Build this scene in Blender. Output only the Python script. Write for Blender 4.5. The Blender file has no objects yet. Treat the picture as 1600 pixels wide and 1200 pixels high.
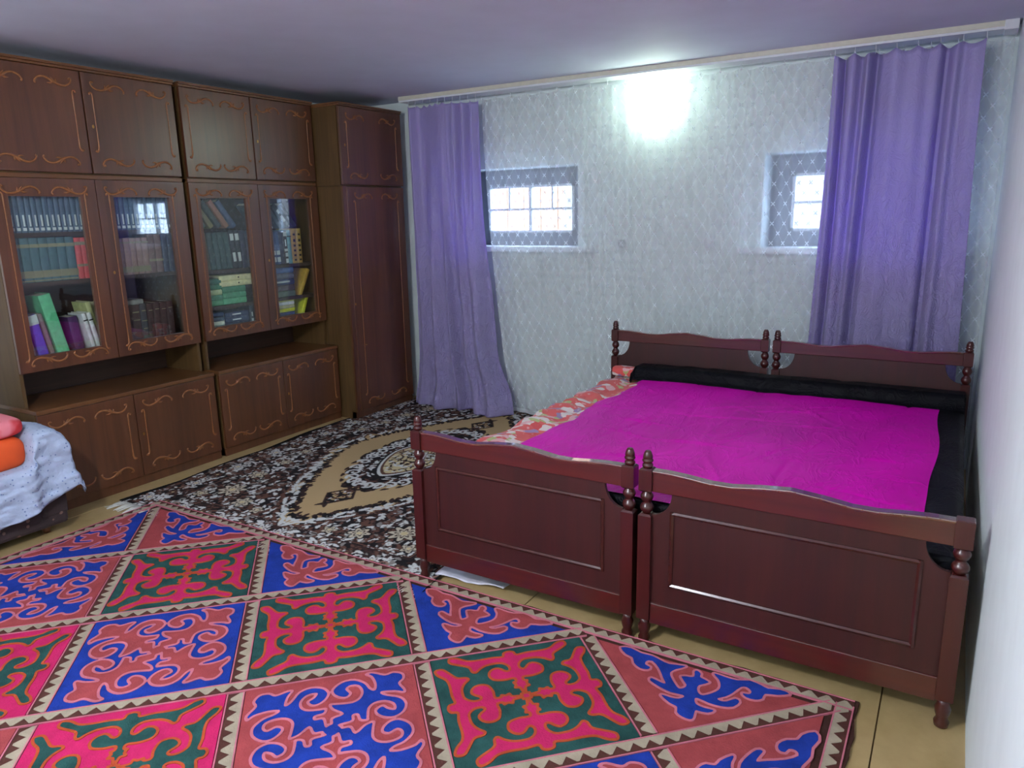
import bpy, bmesh, math, random
import numpy as np
from mathutils import Vector, Matrix
rnd = random.Random(7)
SC = bpy.context.scene
COL = SC.collection
PI = math.pi

# ------------------------------------------------------------------ camera
cam_d = bpy.data.cameras.new('camera'); cam = bpy.data.objects.new('camera', cam_d); COL.objects.link(cam)
cam_d.sensor_width = 36.0; cam_d.sensor_fit = 'HORIZONTAL'; cam_d.lens = 1150.57 / 1600 * 36.0
cam_d.clip_start = 0.02
Rr = ((0.8573, 0.5144, -0.0203), (-0.0981, 0.2020, 0.9745), (-0.5054, 0.8334, -0.2236))
M = Matrix(((Rr[0][0], Rr[1][0], -Rr[2][0]), (Rr[0][1], Rr[1][1], -Rr[2][1]), (Rr[0][2], Rr[1][2], -Rr[2][2])))
cam.matrix_world = Matrix.Translation((-0.1463, -2.2449, 1.4863)) @ M.to_quaternion().to_matrix().to_4x4()
SC.camera = cam
# ------------------------------------------------------------------ world, exposure, light levels
SC.view_settings.view_transform = 'Standard'; SC.view_settings.look = 'None'
SC.view_settings.gamma = 1.0; SC.view_settings.use_curve_mapping = False
SC.view_settings.exposure = 0.85
SKY = 10.0; LAMP_WALL = 30.0
w = bpy.data.worlds.new('overcast_sky'); SC.world = w; w.use_nodes = True
w.node_tree.nodes['Background'].inputs[0].default_value = (0.62, 0.74, 1.0, 1)
w.node_tree.nodes['Background'].inputs[1].default_value = SKY
# room lamp behind and left of the camera: the bed legs' shadows run away from that side
rl = bpy.data.lights.new('ceiling_lamp_offscreen', 'POINT'); rl.energy = 80.0; rl.color = (0.93, 0.97, 1.0); rl.shadow_soft_size = 0.10
ro_ = bpy.data.objects.new('ceiling_lamp_offscreen', rl); COL.objects.link(ro_); ro_.location = (-1.7, -2.2, 2.12)

# ------------------------------------------------------------------ helpers
def lin(c):
    f = lambda v: (v / 12.92 if v <= 0.04045 else ((v + 0.055) / 1.055) ** 2.4)
    return tuple(f(x / 255.0) for x in c[:3]) + (1.0,)

class NT:
    """small node helper"""
    def __init__(s, name):
        s.m = bpy.data.materials.new(name); s.m.use_nodes = True; s.t = s.m.node_tree; s.t.nodes.clear()
        s.out = s.t.nodes.new('ShaderNodeOutputMaterial')
    def n(s, typ, ins=None, **kw):
        nd = s.t.nodes.new(typ)
        for k, v in kw.items(): setattr(nd, k, v)
        for k, v in (ins or {}).items():
            if isinstance(v, bpy.types.NodeSocket): s.t.links.new(v, nd.inputs[k])
            else: nd.inputs[k].default_value = v
        return nd
    def math(s, op, a, b=0.0, c=0.0):
        return s.n('ShaderNodeMath', {0: a, 1: b, 2: c}, operation=op).outputs[0]
    def coord(s, scale=(1, 1, 1), kind='Object', rot=(0, 0, 0)):
        tc = s.n('ShaderNodeTexCoord')
        return s.n('ShaderNodeMapping', {'Vector': tc.outputs[kind], 'Scale': scale, 'Rotation': rot}).outputs[0]
    def noise(s, vec, scale, detail=3, rough=0.5, dist=0.0):
        return s.n('ShaderNodeTexNoise', {'Vector': vec, 'Scale': scale, 'Detail': detail, 'Roughness': rough, 'Distortion': dist}).outputs[0]
    def ramp(s, fac, stops, interp='LINEAR'):
        r = s.n('ShaderNodeValToRGB', {0: fac}); e = r.color_ramp.elements; r.color_ramp.interpolation = interp
        while len(e) > 1: e.remove(e[-1])
        for i, (p, c) in enumerate(stops):
            q = e[0] if i == 0 else e.new(p)
            q.position = p; q.color = c if len(c) == 4 else tuple(c) + (1,)
        return r.outputs[0]
    def mix(s, fac, a, b):
        nd = s.n('ShaderNodeMix', data_type='RGBA')
        for k, v in ((0, fac), (6, a), (7, b)):
            if isinstance(v, bpy.types.NodeSocket): s.t.links.new(v, nd.inputs[k])
            else: nd.inputs[k].default_value = v
        return nd.outputs[2]
    def bump(s, h, strength=0.3, dist=0.01):
        return s.n('ShaderNodeBump', {'Height': h, 'Strength': strength, 'Distance': dist}).outputs[0]
    def bsdf(s, color, rough=0.5, normal=None, **kw):
        ins = {'Base Color': color, 'Roughness': rough}
        if normal is not None: ins['Normal'] = normal
        ins.update({k.replace('_', ' '): v for k, v in kw.items()})
        return s.n('ShaderNodeBsdfPrincipled', ins).outputs[0]
    def done(s, sh):
        s.t.links.new(sh, s.out.inputs[0]); return s.m

def plain(name, c, rough=0.6, var=0.12, scale=30, bump=0.0, **kw):
    t = NT(name); v = t.coord(); n = t.noise(v, scale, 4)
    L = lin(c); lo = tuple(x * (1 - var) for x in L[:3]) + (1,); hi = tuple(min(1, x * (1 + var)) for x in L[:3]) + (1,)
    col = t.ramp(n, [(0.3, lo), (0.7, hi)])
    nm = t.bump(n, bump, 0.004) if bump else None
    return t.done(t.bsdf(col, rough, nm, **kw))

def wood(name, c1, c2, rough=0.35, axis='z', coat=0.0, gscale=1.0):
    t = NT(name)
    s = {'z': (34, 34, 1.6), 'x': (1.6, 34, 34), 'y': (34, 1.6, 34)}[axis]
    v = t.coord(tuple(a * gscale for a in s))
    g = t.noise(v, 1.0, 5, 0.6, 0.6)
    v2 = t.coord(tuple(a * 0.16 for a in s)); g2 = t.noise(v2, 1.0, 2, 0.5, 0.3)
    f = t.math('ADD', t.math('MULTIPLY', g, 0.6), t.math('MULTIPLY', g2, 0.5))
    col = t.ramp(f, [(0.32, lin(c1)), (0.72, lin(c2))])
    nm = t.bump(g, 0.05, 0.002)
    rg = t.math('ADD', t.math('MULTIPLY', g2, 0.14), rough - 0.07)
    return t.done(t.bsdf(col, rg, nm, Coat_Weight=coat, Coat_Roughness=0.3))

class MB:
    def __init__(s): s.v = []; s.f = []; s.sm = []
    def add(s, vs, fs, smooth=False):
        o = len(s.v); s.v += [tuple(p) for p in vs]; s.f += [tuple(i + o for i in f) for f in fs]; s.sm += [smooth] * len(fs); return s
    def box(s, x0, x1, y0, y1, z0, z1):
        return s.add([(x, y, z) for x in (x0, x1) for y in (y0, y1) for z in (z0, z1)],
                     [(0, 1, 3, 2), (4, 6, 7, 5), (0, 4, 5, 1), (2, 3, 7, 6), (0, 2, 6, 4), (1, 5, 7, 3)])
    def prism(s, poly, axis, a0, a1, smooth=False):
        """poly: list of 2D points (ccw); extruded along axis"""
        n = len(poly)
        def P(p, a): return {'x': (a, p[0], p[1]), 'y': (p[0], a, p[1]), 'z': (p[0], p[1], a)}[axis]
        o = [P(p, a0) for p in poly] + [P(p, a1) for p in poly]
        return s.add(o, [tuple(range(n))[::-1], tuple(range(n, 2 * n))] + [(i, (i + 1) % n, n + (i + 1) % n, n + i) for i in range(n)], smooth)
    def lathe(s, prof, cx=0, cy=0, seg=16):
        vs = []; fs = []
        for (r, z) in prof:
            for k in range(seg):
                a = 2 * PI * k / seg; vs.append((cx + r * math.cos(a), cy + r * math.sin(a), z))
        n = len(prof)
        for i in range(n - 1):
            for k in range(seg):
                k2 = (k + 1) % seg; fs.append((i * seg + k, i * seg + k2, (i + 1) * seg + k2, (i + 1) * seg + k))
        fs.append(tuple(range(seg))[::-1]); fs.append(tuple((n - 1) * seg + k for k in range(seg)))
        return s.add(vs, fs, True)
    def sweep(s, pts, rad, seg=6, flat=1.0, up=(1, 0, 0)):
        """tube along pts; 'flat' scales the section along 'up'"""
        pts = [Vector(p) for p in pts]; n = len(pts); U = Vector(up); vs = []; fs = []
        for i, p in enumerate(pts):
            d = (pts[min(i + 1, n - 1)] - pts[max(i - 1, 0)]).normalized()
            side = d.cross(U)
            if side.length < 1e-5: side = d.cross(Vector((0, 0.3, 1)))
            side.normalize(); up2 = side.cross(d).normalized()
            r = rad[i] if hasattr(rad, '__len__') else rad
            for k in range(seg):
                a = 2 * PI * k / seg; vs.append(p + side * (r * math.cos(a)) + up2 * (r * flat * math.sin(a)))
        for i in range(n - 1):
            for k in range(seg):
                k2 = (k + 1) % seg; fs.append((i * seg + k, i * seg + k2, (i + 1) * seg + k2, (i + 1) * seg + k))
        fs.append(tuple(range(seg))[::-1]); fs.append(tuple((n - 1) * seg + k for k in range(seg)))
        return s.add(vs, fs, True)
    def mesh(s, name, mat, org=(0, 0, 0), fix=True):
        me = bpy.data.meshes.new(name)
        me.from_pydata([(a - org[0], b - org[1], c - org[2]) for a, b, c in s.v], [], s.f)
        me.polygons.foreach_set('use_smooth', s.sm)
        if fix:
            bm = bmesh.new(); bm.from_mesh(me); bmesh.ops.recalc_face_normals(bm, faces=bm.faces); bm.to_mesh(me); bm.free()
        me.materials.append(mat); me.update(); return me
    def build(s, name, mat, parent=None, bevel=0.0, fix=True):
        org = parent['_o'] if parent is not None and '_o' in parent else (0, 0, 0)
        o = bpy.data.objects.new(name, s.mesh(name, mat, org, fix)); link(o, parent)
        if parent is not None: o['_o'] = org
        if bevel:
            b = o.modifiers.new('bevel', 'BEVEL'); b.width = bevel; b.segments = 2; b.limit_method = 'ANGLE'; b.angle_limit = 0.6
        return o
def link(o, parent=None):
    COL.objects.link(o)
    if parent is not None: o.parent = parent
    return o
def put(name, me, parent, loc, rot=(0, 0, 0), scale=(1, 1, 1)):
    """a copy with shared mesh data; loc in world coordinates, parent unrotated"""
    o = bpy.data.objects.new(name, me); link(o, parent); og = parent['_o'] if parent is not None else (0, 0, 0)
    o.location = (loc[0] - og[0], loc[1] - og[1], loc[2] - og[2]); o.rotation_euler = rot; o.scale = scale
    return o
def tag(o, label=None, cat=None, group=None, kind=None):
    for k, v in (('label', label), ('category', cat), ('group', group), ('kind', kind)):
        if v: o[k] = v
    return o
def thing(name, label, cat, loc, group=None):
    o = bpy.data.objects.new(name, None); COL.objects.link(o); o.location = loc; o.empty_display_size = 0.1
    o['_o'] = tuple(loc); return tag(o, label, cat, group)
def structure(o): o['kind'] = 'structure'; return o
def grid(nu, nv, fn, mb=None, closed=False):
    mb = mb or MB()
    vs = [fn(i / (nu - 1), j / (nv - 1)) for j in range(nv) for i in range(nu)]
    fs = [(j * nu + i, j * nu + i + 1, (j + 1) * nu + i + 1, (j + 1) * nu + i) for j in range(nv - 1) for i in range(nu - 1)]
    return mb.add(vs, fs, True)
def lerp(a, b, t): return a + (b - a) * t
def sstep(a, b, x):
    t = min(1, max(0, (x - a) / (b - a))); return t * t * (3 - 2 * t)
def interp(x, xs, ys): return float(np.interp(x, xs, ys))
def vnoise_maker(seed):
    r = np.random.RandomState(seed); g = r.rand(64, 64)
    def f(x, y):
        xi = math.floor(x); yi = math.floor(y); fx = x - xi; fy = y - yi
        fx = fx * fx * (3 - 2 * fx); fy = fy * fy * (3 - 2 * fy)
        a = g[xi % 64, yi % 64]; b = g[(xi + 1) % 64, yi % 64]; c = g[xi % 64, (yi + 1) % 64]; d = g[(xi + 1) % 64, (yi + 1) % 64]
        return (a * (1 - fx) + b * fx) * (1 - fy) + (c * (1 - fx) + d * fx) * fy - 0.5
    return f

# ------------------------------------------------------------------ materials
m_wall = plain('white_wall_paint', (228, 238, 238), 0.75, 0.03, 9, 0.05)
m_ceil = plain('lilac_ceiling_paint', (208, 211, 228), 0.8, 0.03, 5, 0.05)
m_white = plain('white_gloss_paint', (222, 226, 232), 0.4, 0.03)
m_rail = plain('cream_cornice', (212, 210, 194), 0.5, 0.05)
m_cab = wood('brown_veneer', (66, 36, 19), (106, 62, 36), 0.36, 'z', 0.9)
m_cabh = wood('brown_veneer_horizontal', (74, 44, 24), (122, 80, 46), 0.33, 'y', 0.5)
m_cabside = wood('olive_brown_side_veneer', (70, 50, 26), (102, 76, 42), 0.5, 'z')
m_cabin = wood('dark_interior_veneer', (50, 36, 28), (80, 58, 46), 0.55, 'y')
m_carve = plain('amber_carving', (142, 92, 56), 0.3, 0.2, 60)
m_brass = plain('brass', (190, 150, 90), 0.3, 0.1, Metallic=1.0)
m_dark = plain('black_hollow', (10, 8, 8), 0.9)
m_bed = wood('mahogany_panel', (42, 9, 8), (62, 15, 12), 0.5, 'z', 0.05)
m_bedr = wood('mahogany_rail', (60, 17, 14), (82, 25, 19), 0.16, 'x', 1.0)
m_bedp = wood('mahogany_post', (50, 15, 14), (70, 22, 19), 0.25, 'z', 0.4)
m_mould = plain('moulding_brown', (66, 30, 26), 0.2, 0.15, 50)

m_lip = plain('polished_lacquer', (92, 42, 32), 0.1, 0.1, 40, IOR=1.9, Coat_Weight=1.0, Coat_Roughness=0.05)

def glass_mat():
    t = NT('clear_glass')
    fc = t.n('ShaderNodeLayerWeight', {'Blend': 0.5}).outputs['Facing']
    fr = t.math('ADD', 0.065, t.math('MULTIPLY', 0.955, t.math('POWER', fc, 5.0)))
    tr = t.n('ShaderNodeBsdfTransparent', {'Color': (0.93, 0.97, 0.97, 1)}).outputs[0]
    gl = t.n('ShaderNodeBsdfGlossy', {'Color': (1, 1, 1, 1), 'Roughness': 0.015}).outputs[0]
    return t.done(t.n('ShaderNodeMixShader', {0: fr, 1: tr, 2: gl}).outputs[0])
m_glass = glass_mat()

def purple_mat():
    t = NT('lilac_satin')
    v = t.coord((1, 1, 1)); n1 = t.noise(t.coord((1, 1, 0.6), rot=(0, 0.5, 0)), 20, 4, 0.6, 1.6); n2 = t.noise(v, 320, 2)
    zz = t.n('ShaderNodeSeparateXYZ', {0: t.coord()}).outputs[2]
    cr = t.n('ShaderNodeMapRange', {0: zz, 1: 1.9, 2: 0.3, 3: 0.12, 4: 1.0}).outputs[0]
    rid = t.math('ABSOLUTE', t.math('SUBTRACT', n1, 0.5))
    nm = t.bump(t.math('MULTIPLY', rid, cr), 0.9, 0.05)
    nm2 = t.n('ShaderNodeBump', {'Height': n2, 'Strength': 0.1, 'Distance': 0.002, 'Normal': nm}).outputs[0]
    c = lin((188, 178, 222))
    d = t.bsdf(c, 0.5, nm2, Sheen_Weight=0.25)
    tl = t.n('ShaderNodeBsdfTranslucent', {'Color': lin((178, 146, 240)), 'Normal': nm2}).outputs[0]
    return t.done(t.n('ShaderNodeMixShader', {0: 0.36, 1: d, 2: tl}).outputs[0])
m_purple = purple_mat()

def tulle_mat():
    t = NT('white_lace_tulle')
    tc = t.n('ShaderNodeTexCoord').outputs['UV']
    s = t.n('ShaderNodeSeparateXYZ', {0: tc}); a = t.math('DIVIDE', s.outputs[0], 0.078); b = t.math('DIVIDE', s.outputs[1], 0.116)
    def near(v): return t.math('SUBTRACT', v, t.math('ROUND', v))
    p = near(t.math('ADD', a, b)); q = near(t.math('SUBTRACT', a, b))
    ap = t.math('ABSOLUTE', p); aq = t.math('ABSOLUTE', q)
    line = t.math('LESS_THAN', t.math('MINIMUM', ap, aq), 0.042)
    dx = t.math('MULTIPLY', t.math('ADD', p, q), 0.039); dz = t.math('MULTIPLY', t.math('SUBTRACT', p, q), 0.058)
    rr = t.math('SQRT', t.math('ADD', t.math('MULTIPLY', dx, dx), t.math('MULTIPLY', dz, dz)))
    arm = t.math('LESS_THAN', t.math('MINIMUM', t.math('ABSOLUTE', t.math('ADD', dx, dz)), t.math('ABSOLUTE', t.math('SUBTRACT', dx, dz))), 0.0042)
    X = t.math('MULTIPLY', arm, t.math('LESS_THAN', rr, 0.0155))
    weave = t.noise(t.coord(), 700, 1)
    al = t.math('ADD', 0.26, t.math('MULTIPLY', weave, 0.14))
    al = t.math('MAXIMUM', al, t.math('MULTIPLY', line, 0.43)); al = t.math('MAXIMUM', al, t.math('MULTIPLY', X, 0.88))
    hem = t.math('LESS_THAN', s.outputs[1], 0.03); al = t.math('MAXIMUM', al, t.math('MULTIPLY', hem, 0.8))
    d = t.n('ShaderNodeBsdfDiffuse', {'Color': (0.80, 0.85, 0.87, 1)}).outputs[0]
    tl = t.n('ShaderNodeBsdfTranslucent', {'Color': (0.74, 0.78, 0.84, 1)}).outputs[0]
    cl = t.n('ShaderNodeMixShader', {0: 0.36, 1: d, 2: tl}).outputs[0]
    tr = t.n('ShaderNodeBsdfTransparent').outputs[0]
    return t.done(t.n('ShaderNodeMixShader', {0: al, 1: tr, 2: cl}).outputs[0])
m_tulle = tulle_mat()

def emit(name, c, st):
    t = NT(name); return t.done(t.n('ShaderNodeEmission', {'Color': c, 'Strength': st}).outputs[0])
m_lampwall = emit('wall_lamp_glow', (0.80, 1.0, 0.80, 1), LAMP_WALL)

# ------------------------------------------------------------------ room shell
XL, XR, YB, YF, ZC = -4.55, 0.0, 2.55, -3.3, 2.36
WINS = [(-3.49, -2.483), (-1.223, -0.215)]; WZ0, WZ1 = 1.255, 1.82; DEEP = 0.30
m_floor = None
t = NT('ochre_floor_paint'); v = t.coord(); n = t.noise(v, 6, 5, 0.6); n2 = t.noise(v, 90, 3)
col = t.ramp(n, [(0.3, lin((160, 136, 90))), (0.7, lin((182, 158, 112)))])
m_floor = t.done(t.bsdf(col, t.math('ADD', 0.3, t.math('MULTIPLY', n2, 0.15)), t.bump(n2, 0.06, 0.002)))
m_seam = plain('floor_joint', (96, 76, 44), 0.8)
fl = structure(MB().box(XL - .1, XR + .1, YF - .1, YB + .1, -0.12, -0.006).build('floor', m_seam)); fl['_o'] = (0, 0, 0)
seams = [XL - .1, -3.974, -2.724, -1.474, -0.224, XR + .1]
for a, b in zip(seams[:-1], seams[1:]):
    for y0, y1 in ((YF - .1, -0.9), (-0.9, YB + .1)):
        MB().box(a + .002, b - .002, y0 + .0015, y1 - .0015, -0.008, 0.0).build('floor_sheet', m_floor, fl, 0.001)
structure(MB().box(XL - .1, XR + .1, YF - .1, YB + .5, ZC, ZC + .12).build('ceiling', m_ceil))
structure(MB().box(XL - .12, XL, YF - .1, YB + .4, -.1, ZC + .02).build('wall_left', m_wall))
structure(MB().box(XR, XR + .12, YF - .1, YB + .4, -.1, ZC + .02).build('wall_right', m_wall))
structure(MB().box(XL - .1, XR + .1, YF - .12, YF, -.1, ZC + .02).build('wall_front', m_wall))
wb = MB(); Y2 = YB + DEEP
xs = [XL, WINS[0][0], WINS[0][1], WINS[1][0], WINS[1][1], XR]
for i in (0, 2, 4): wb.box(xs[i] - (.05 if i == 0 else 0), xs[i + 1] + (.05 if i == 4 else 0), YB, Y2, -.1, ZC + .02)
for a, b in WINS: wb.box(a, b, YB, Y2, -.1, WZ0); wb.box(a, b, YB, Y2, WZ1, ZC + .02)
structure(wb.build('wall_back', m_wall))

m_grey = plain('grey_window_board', (112, 116, 130), 0.6, 0.05)
for k, (a, b) in enumerate(WINS):
    W = structure(MB().box(a, b, 2.765, 2.80, WZ0, 1.351).box(a, b, 2.765, 2.80, 1.704, WZ1)
                  .box(a, a + .13, 2.765, 2.80, 1.351, 1.704).box(b - .13, b, 2.765, 2.80, 1.351, 1.704).build('window_%d' % (k + 1), m_grey))
    W['_o'] = (0, 0, 0)
    x0, x1, z0, z1 = a + .13, b - .13, 1.351, 1.704
    fr = .018
    MB().box(x0, x1, 2.755, 2.805, z0, z0 + fr).box(x0, x1, 2.755, 2.805, z1 - fr, z1).box(x0, x0 + fr, 2.755, 2.805, z0, z1).box(x1 - fr, x1, 2.755, 2.805, z0, z1).build('window_frame', m_white, W)
    xm, zm = (x0 + x1) / 2, 1.527
    MB().box(xm - .012, xm + .012, 2.76, 2.80, z0, z1).build('mullion', m_white, W)
    MB().box(x0, x1, 2.76, 2.80, zm - .008, zm + .008).build('transom', m_white, W)
    for q in (.25, .75):
        xq = lerp(x0, x1, q); MB().box(xq - .006, xq + .006, 2.765, 2.795, zm, z1).build('glazing_bar', m_white, W)
    for (pa, pb) in ((x0 + fr, xm - .012), (xm + .012, x1 - fr)):
        for (za, zb) in ((z0 + fr, zm - .008), (zm + .008, z1 - fr)):
            MB().box(pa, pb, 2.778, 2.782, za, zb).build('pane', m_glass, W)
    MB().box(a - .135, b + .13, YB - .06, 2.765, WZ0 - .035, WZ0 + .004).build('window_sill', m_white, W, 0.004)
    # daylight portal in the glazed opening (guides sampling of the sky, adds no light)
    pl = bpy.data.lights.new('window_portal', 'AREA'); pl.shape = 'RECTANGLE'; pl.size = x1 - x0; pl.size_y = z1 - z0
    pl.cycles.is_portal = True
    po = bpy.data.objects.new('window_portal', pl); COL.objects.link(po); po.location = (xm, 2.80, (z0 + z1) / 2); po.rotation_euler = (-PI / 2, 0, 0)

# outside: ground at window height, a plank shed
m_snow = plain('pale_yard_ground', (206, 208, 214), 0.9, 0.08, 3)
g = MB().box(-9, 6, Y2, 14, 1.02, 1.14).build('ground', m_snow); structure(g)
shed = thing('plank_shed', 'orange-brown plank shed seen through the lace in the left window', 'shed', (-5.2, 6.0, 1.14))
m_plank = wood('orange_plank', (150, 104, 74), (184, 138, 104), 0.8, 'z')
for i in range(13):
    x = -7.3 + i * .24
    MB().box(x, x + .23, 5.98, 6.02 + .01 * (i % 2), 1.14, 2.9).build('plank', m_plank, shed)
MB().box(-7.4, -4.1, 5.8, 7.6, 2.88, 2.96).build('roof', plain('shed_roof', (150, 150, 158), 0.8), shed)
MB().box(-7.3, -4.2, 6.03, 7.5, 1.13, 2.89).build('shed_body', m_plank, shed)

t = NT('garden_stone'); v = t.coord(); nn_ = t.noise(v, 5, 4)
gw = MB().box(-3.95, 2.6, 5.2, 5.45, 1.12, 2.05).build('garden_wall', t.done(t.bsdf(t.ramp(nn_, [(.35, lin((120, 114, 110))), (.65, lin((152, 144, 138)))]), .9)), None, .02)
tag(gw, 'low grey stone garden wall seen through the right window', 'wall')
# sockets on the back wall
for nm, x, z, lab in (('wall_socket', -2.143, 1.28, 'round white wall socket with a dark rim behind the lace, beside the left window'), ('wall_switch', -1.547, 1.295, 'square white wall switch behind the lace, between socket and right window')):
    s = thing(nm, lab, 'socket' if 'socket' in nm else 'switch', (x, YB, z))
    MB().box(x - .04, x + .04, YB - .012, YB + .002, z - .04, z + .04).build('plate', m_white, s, 0.004)
    if 'socket' in nm:
        mb = MB(); mb.sweep([(x + .024 * math.cos(a), YB - .014, z + .024 * math.sin(a)) for a in np.linspace(0, 2 * PI, 17)], .004, 5, up=(0, 1, 0)); mb.build('rim', plain('grey_plastic', (120, 124, 130)), s)
    else:
        MB().box(x - .024, x + .024, YB - .018, YB - .010, z - .03, z + .03).build('rocker', m_white, s, 0.003)

# wall lamp behind the lace
lp = thing('wall_lamp', 'square glowing white wall lamp behind the lace curtain below the cornice', 'lamp', (-1.915, YB, 2.19))
MB().box(-2.0, -1.83, YB - .015, YB + .003, 2.075, 2.305).build('lamp_base', m_white, lp, 0.01)
MB().box(-1.99, -1.84, YB - .04, YB - .015, 2.085, 2.295).build('lamp_shade', m_lampwall, lp, 0.01)
# ------------------------------------------------------------------ cabinets
def curve(pts, n=28):
    """Catmull-Rom through 2D/3D points with per-point radius last"""
    P = [np.array(p, float) for p in pts]; P = [2 * P[0] - P[1]] + P + [2 * P[-1] - P[-2]]; out = []
    segs = len(P) - 3
    for k in range(n + 1):
        u = k / n * segs; i = min(int(u), segs - 1); t_ = u - i; a, b, c, d = P[i:i + 4]
        out.append(0.5 * ((2 * b) + (-a + c) * t_ + (2 * a - 5 * b + 4 * c - d) * t_ ** 2 + (-a + 3 * b - 3 * c + d) * t_ ** 3))
    return out
def sweep_yz(mb, pts, n=28, seg=6):
    c = curve(pts, n); mb.sweep([(0.0015, p[0], p[1]) for p in c], [max(.0014, p[2] * 1.22) for p in c], seg, 0.75, (1, 0, 0))
def scroll_mesh(fy, fz):
    """carved S-scroll, 0.19 wide, 0.046 high"""
    mb = MB(); k = .001
    A = [(14, 36, 5), (8, 42, 3.6), (2, 38, 3.4), (3, 28, 3.8), (14, 14, 4), (36, 4, 4.2), (62, 5, 4.5), (86, 14, 5.5), (100, 20, 3)]
    B = [(84, 8, 2), (98, 18, 5.5), (116, 30, 5), (140, 36, 4.4), (164, 31, 4.2), (179, 18, 4), (184, 6, 4.2), (178, 2, 4.6)]
    leaf = [[(80, 12, 3), (92, 24, 4.4), (104, 38, 1.2)], [(96, 14, 3.4), (108, 8, 4), (124, 9, 1)], [(76, 10, 2.5), (80, 22, 3.6), (78, 32, 1)]]
    for pl_, n_ in ((A, 26), (B, 24)):
        sweep_yz(mb, [(fy * p[0] * k, fz * p[1] * k, p[2] * k) for p in pl_], n_)
    for pl_ in leaf: sweep_yz(mb, [(fy * p[0] * k, fz * p[1] * k, p[2] * k) for p in pl_], 6, 5)
    return mb.mesh('carving', m_carve)
SCR = {(a, b): scroll_mesh(a, b) for a in (1, -1) for b in (1, -1)}
_rods = {}
def rod_mesh(L, side):
    key = (round(L, 3), side)
    if key not in _rods:
        mb = MB(); k = .001; Lm = L * 1000; s_ = side
        sweep_yz(mb, [(s_ * p[0] * k, p[1] * k, p[2] * k) for p in
                      [(14, -6, 4.5), (15, 2, 4), (7, 6, 3.6), (0, -3, 3.6), (0, -30, 4.4), (0, -90, 2.6), (0, -Lm / 2, 2.4), (0, -Lm + 90, 2.6), (0, -Lm + 30, 4.2), (3, -Lm + 10, 4.6), (12, -Lm, 5.4), (20, -Lm + 4, 5)]], 40)
        _rods[key] = mb.mesh('carving', m_carve)
    return _rods[key]
key_me = None
def key_mesh():
    global key_me
    if key_me is None:
        mb = MB(); mb.prism([(.006 * math.cos(a), .0095 * math.sin(a)) for a in np.linspace(0, 2 * PI, 12, endpoint=False)], 'x', 0, .002)
        mb.prism([(.0015, -.005), (.0015, .004), (-.0015, .004), (-.0015, -.005)], 'x', .002, .0025)
        key_me = mb.mesh('keyhole', m_brass)
    return key_me
def door(cab, xf, y0, y1, z0, z1, glass=None, key=None, inset=.045):
    """a carved door with front face at xf"""
    if glass:
        a, b, c, d = glass
        mb = MB()
        for (ya, yb, za, zb) in ((y0, a, z0, z1), (b, y1, z0, z1), (a, b, z0, c), (a, b, d, z1)): mb.box(xf - .02, xf, ya, yb, za, zb)
        # inner bead
        D = mb.build('door', m_cab, cab)
        MB().box(xf - .012, xf - .008, a - .004, b + .004, c - .004, d + .004).build('pane', m_glass, D)
    else:
        D = MB().box(xf - .02, xf, y0, y1, z0, z1).build('door', m_cab, cab, 0.0025)
    ym = (y0 + y1) / 2; wd = (y1 - y0); s_ = min(1.0, (wd - .06) / 2 / .215); i = inset
    for sy in (-1, 1):
        ys = ym + sy * (wd / 2 - i)
        put('carving', SCR[(-sy, 1)], D, (xf, ys, z1 - .085 if not glass else z1 - .078), scale=(1, s_, 1))
        put('carving', SCR[(-sy, -1)], D, (xf, ys - sy * .012, z0 + .082 if not glass else z0 + .072), scale=(1, s_, 1))
        if glass:
            L = d - c + .035; put('carving', rod_mesh(L, sy), D, (xf, (a - .024) if sy < 0 else (b + .024), d + .012))
        else:
            L = z1 - z0 - .22; put('carving', rod_mesh(L, sy), D, (xf, ys - sy * .003, z1 - .105))
    if key: put('keyhole', key_mesh(), D, (xf, key[0], key[1]))
    return D

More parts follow.
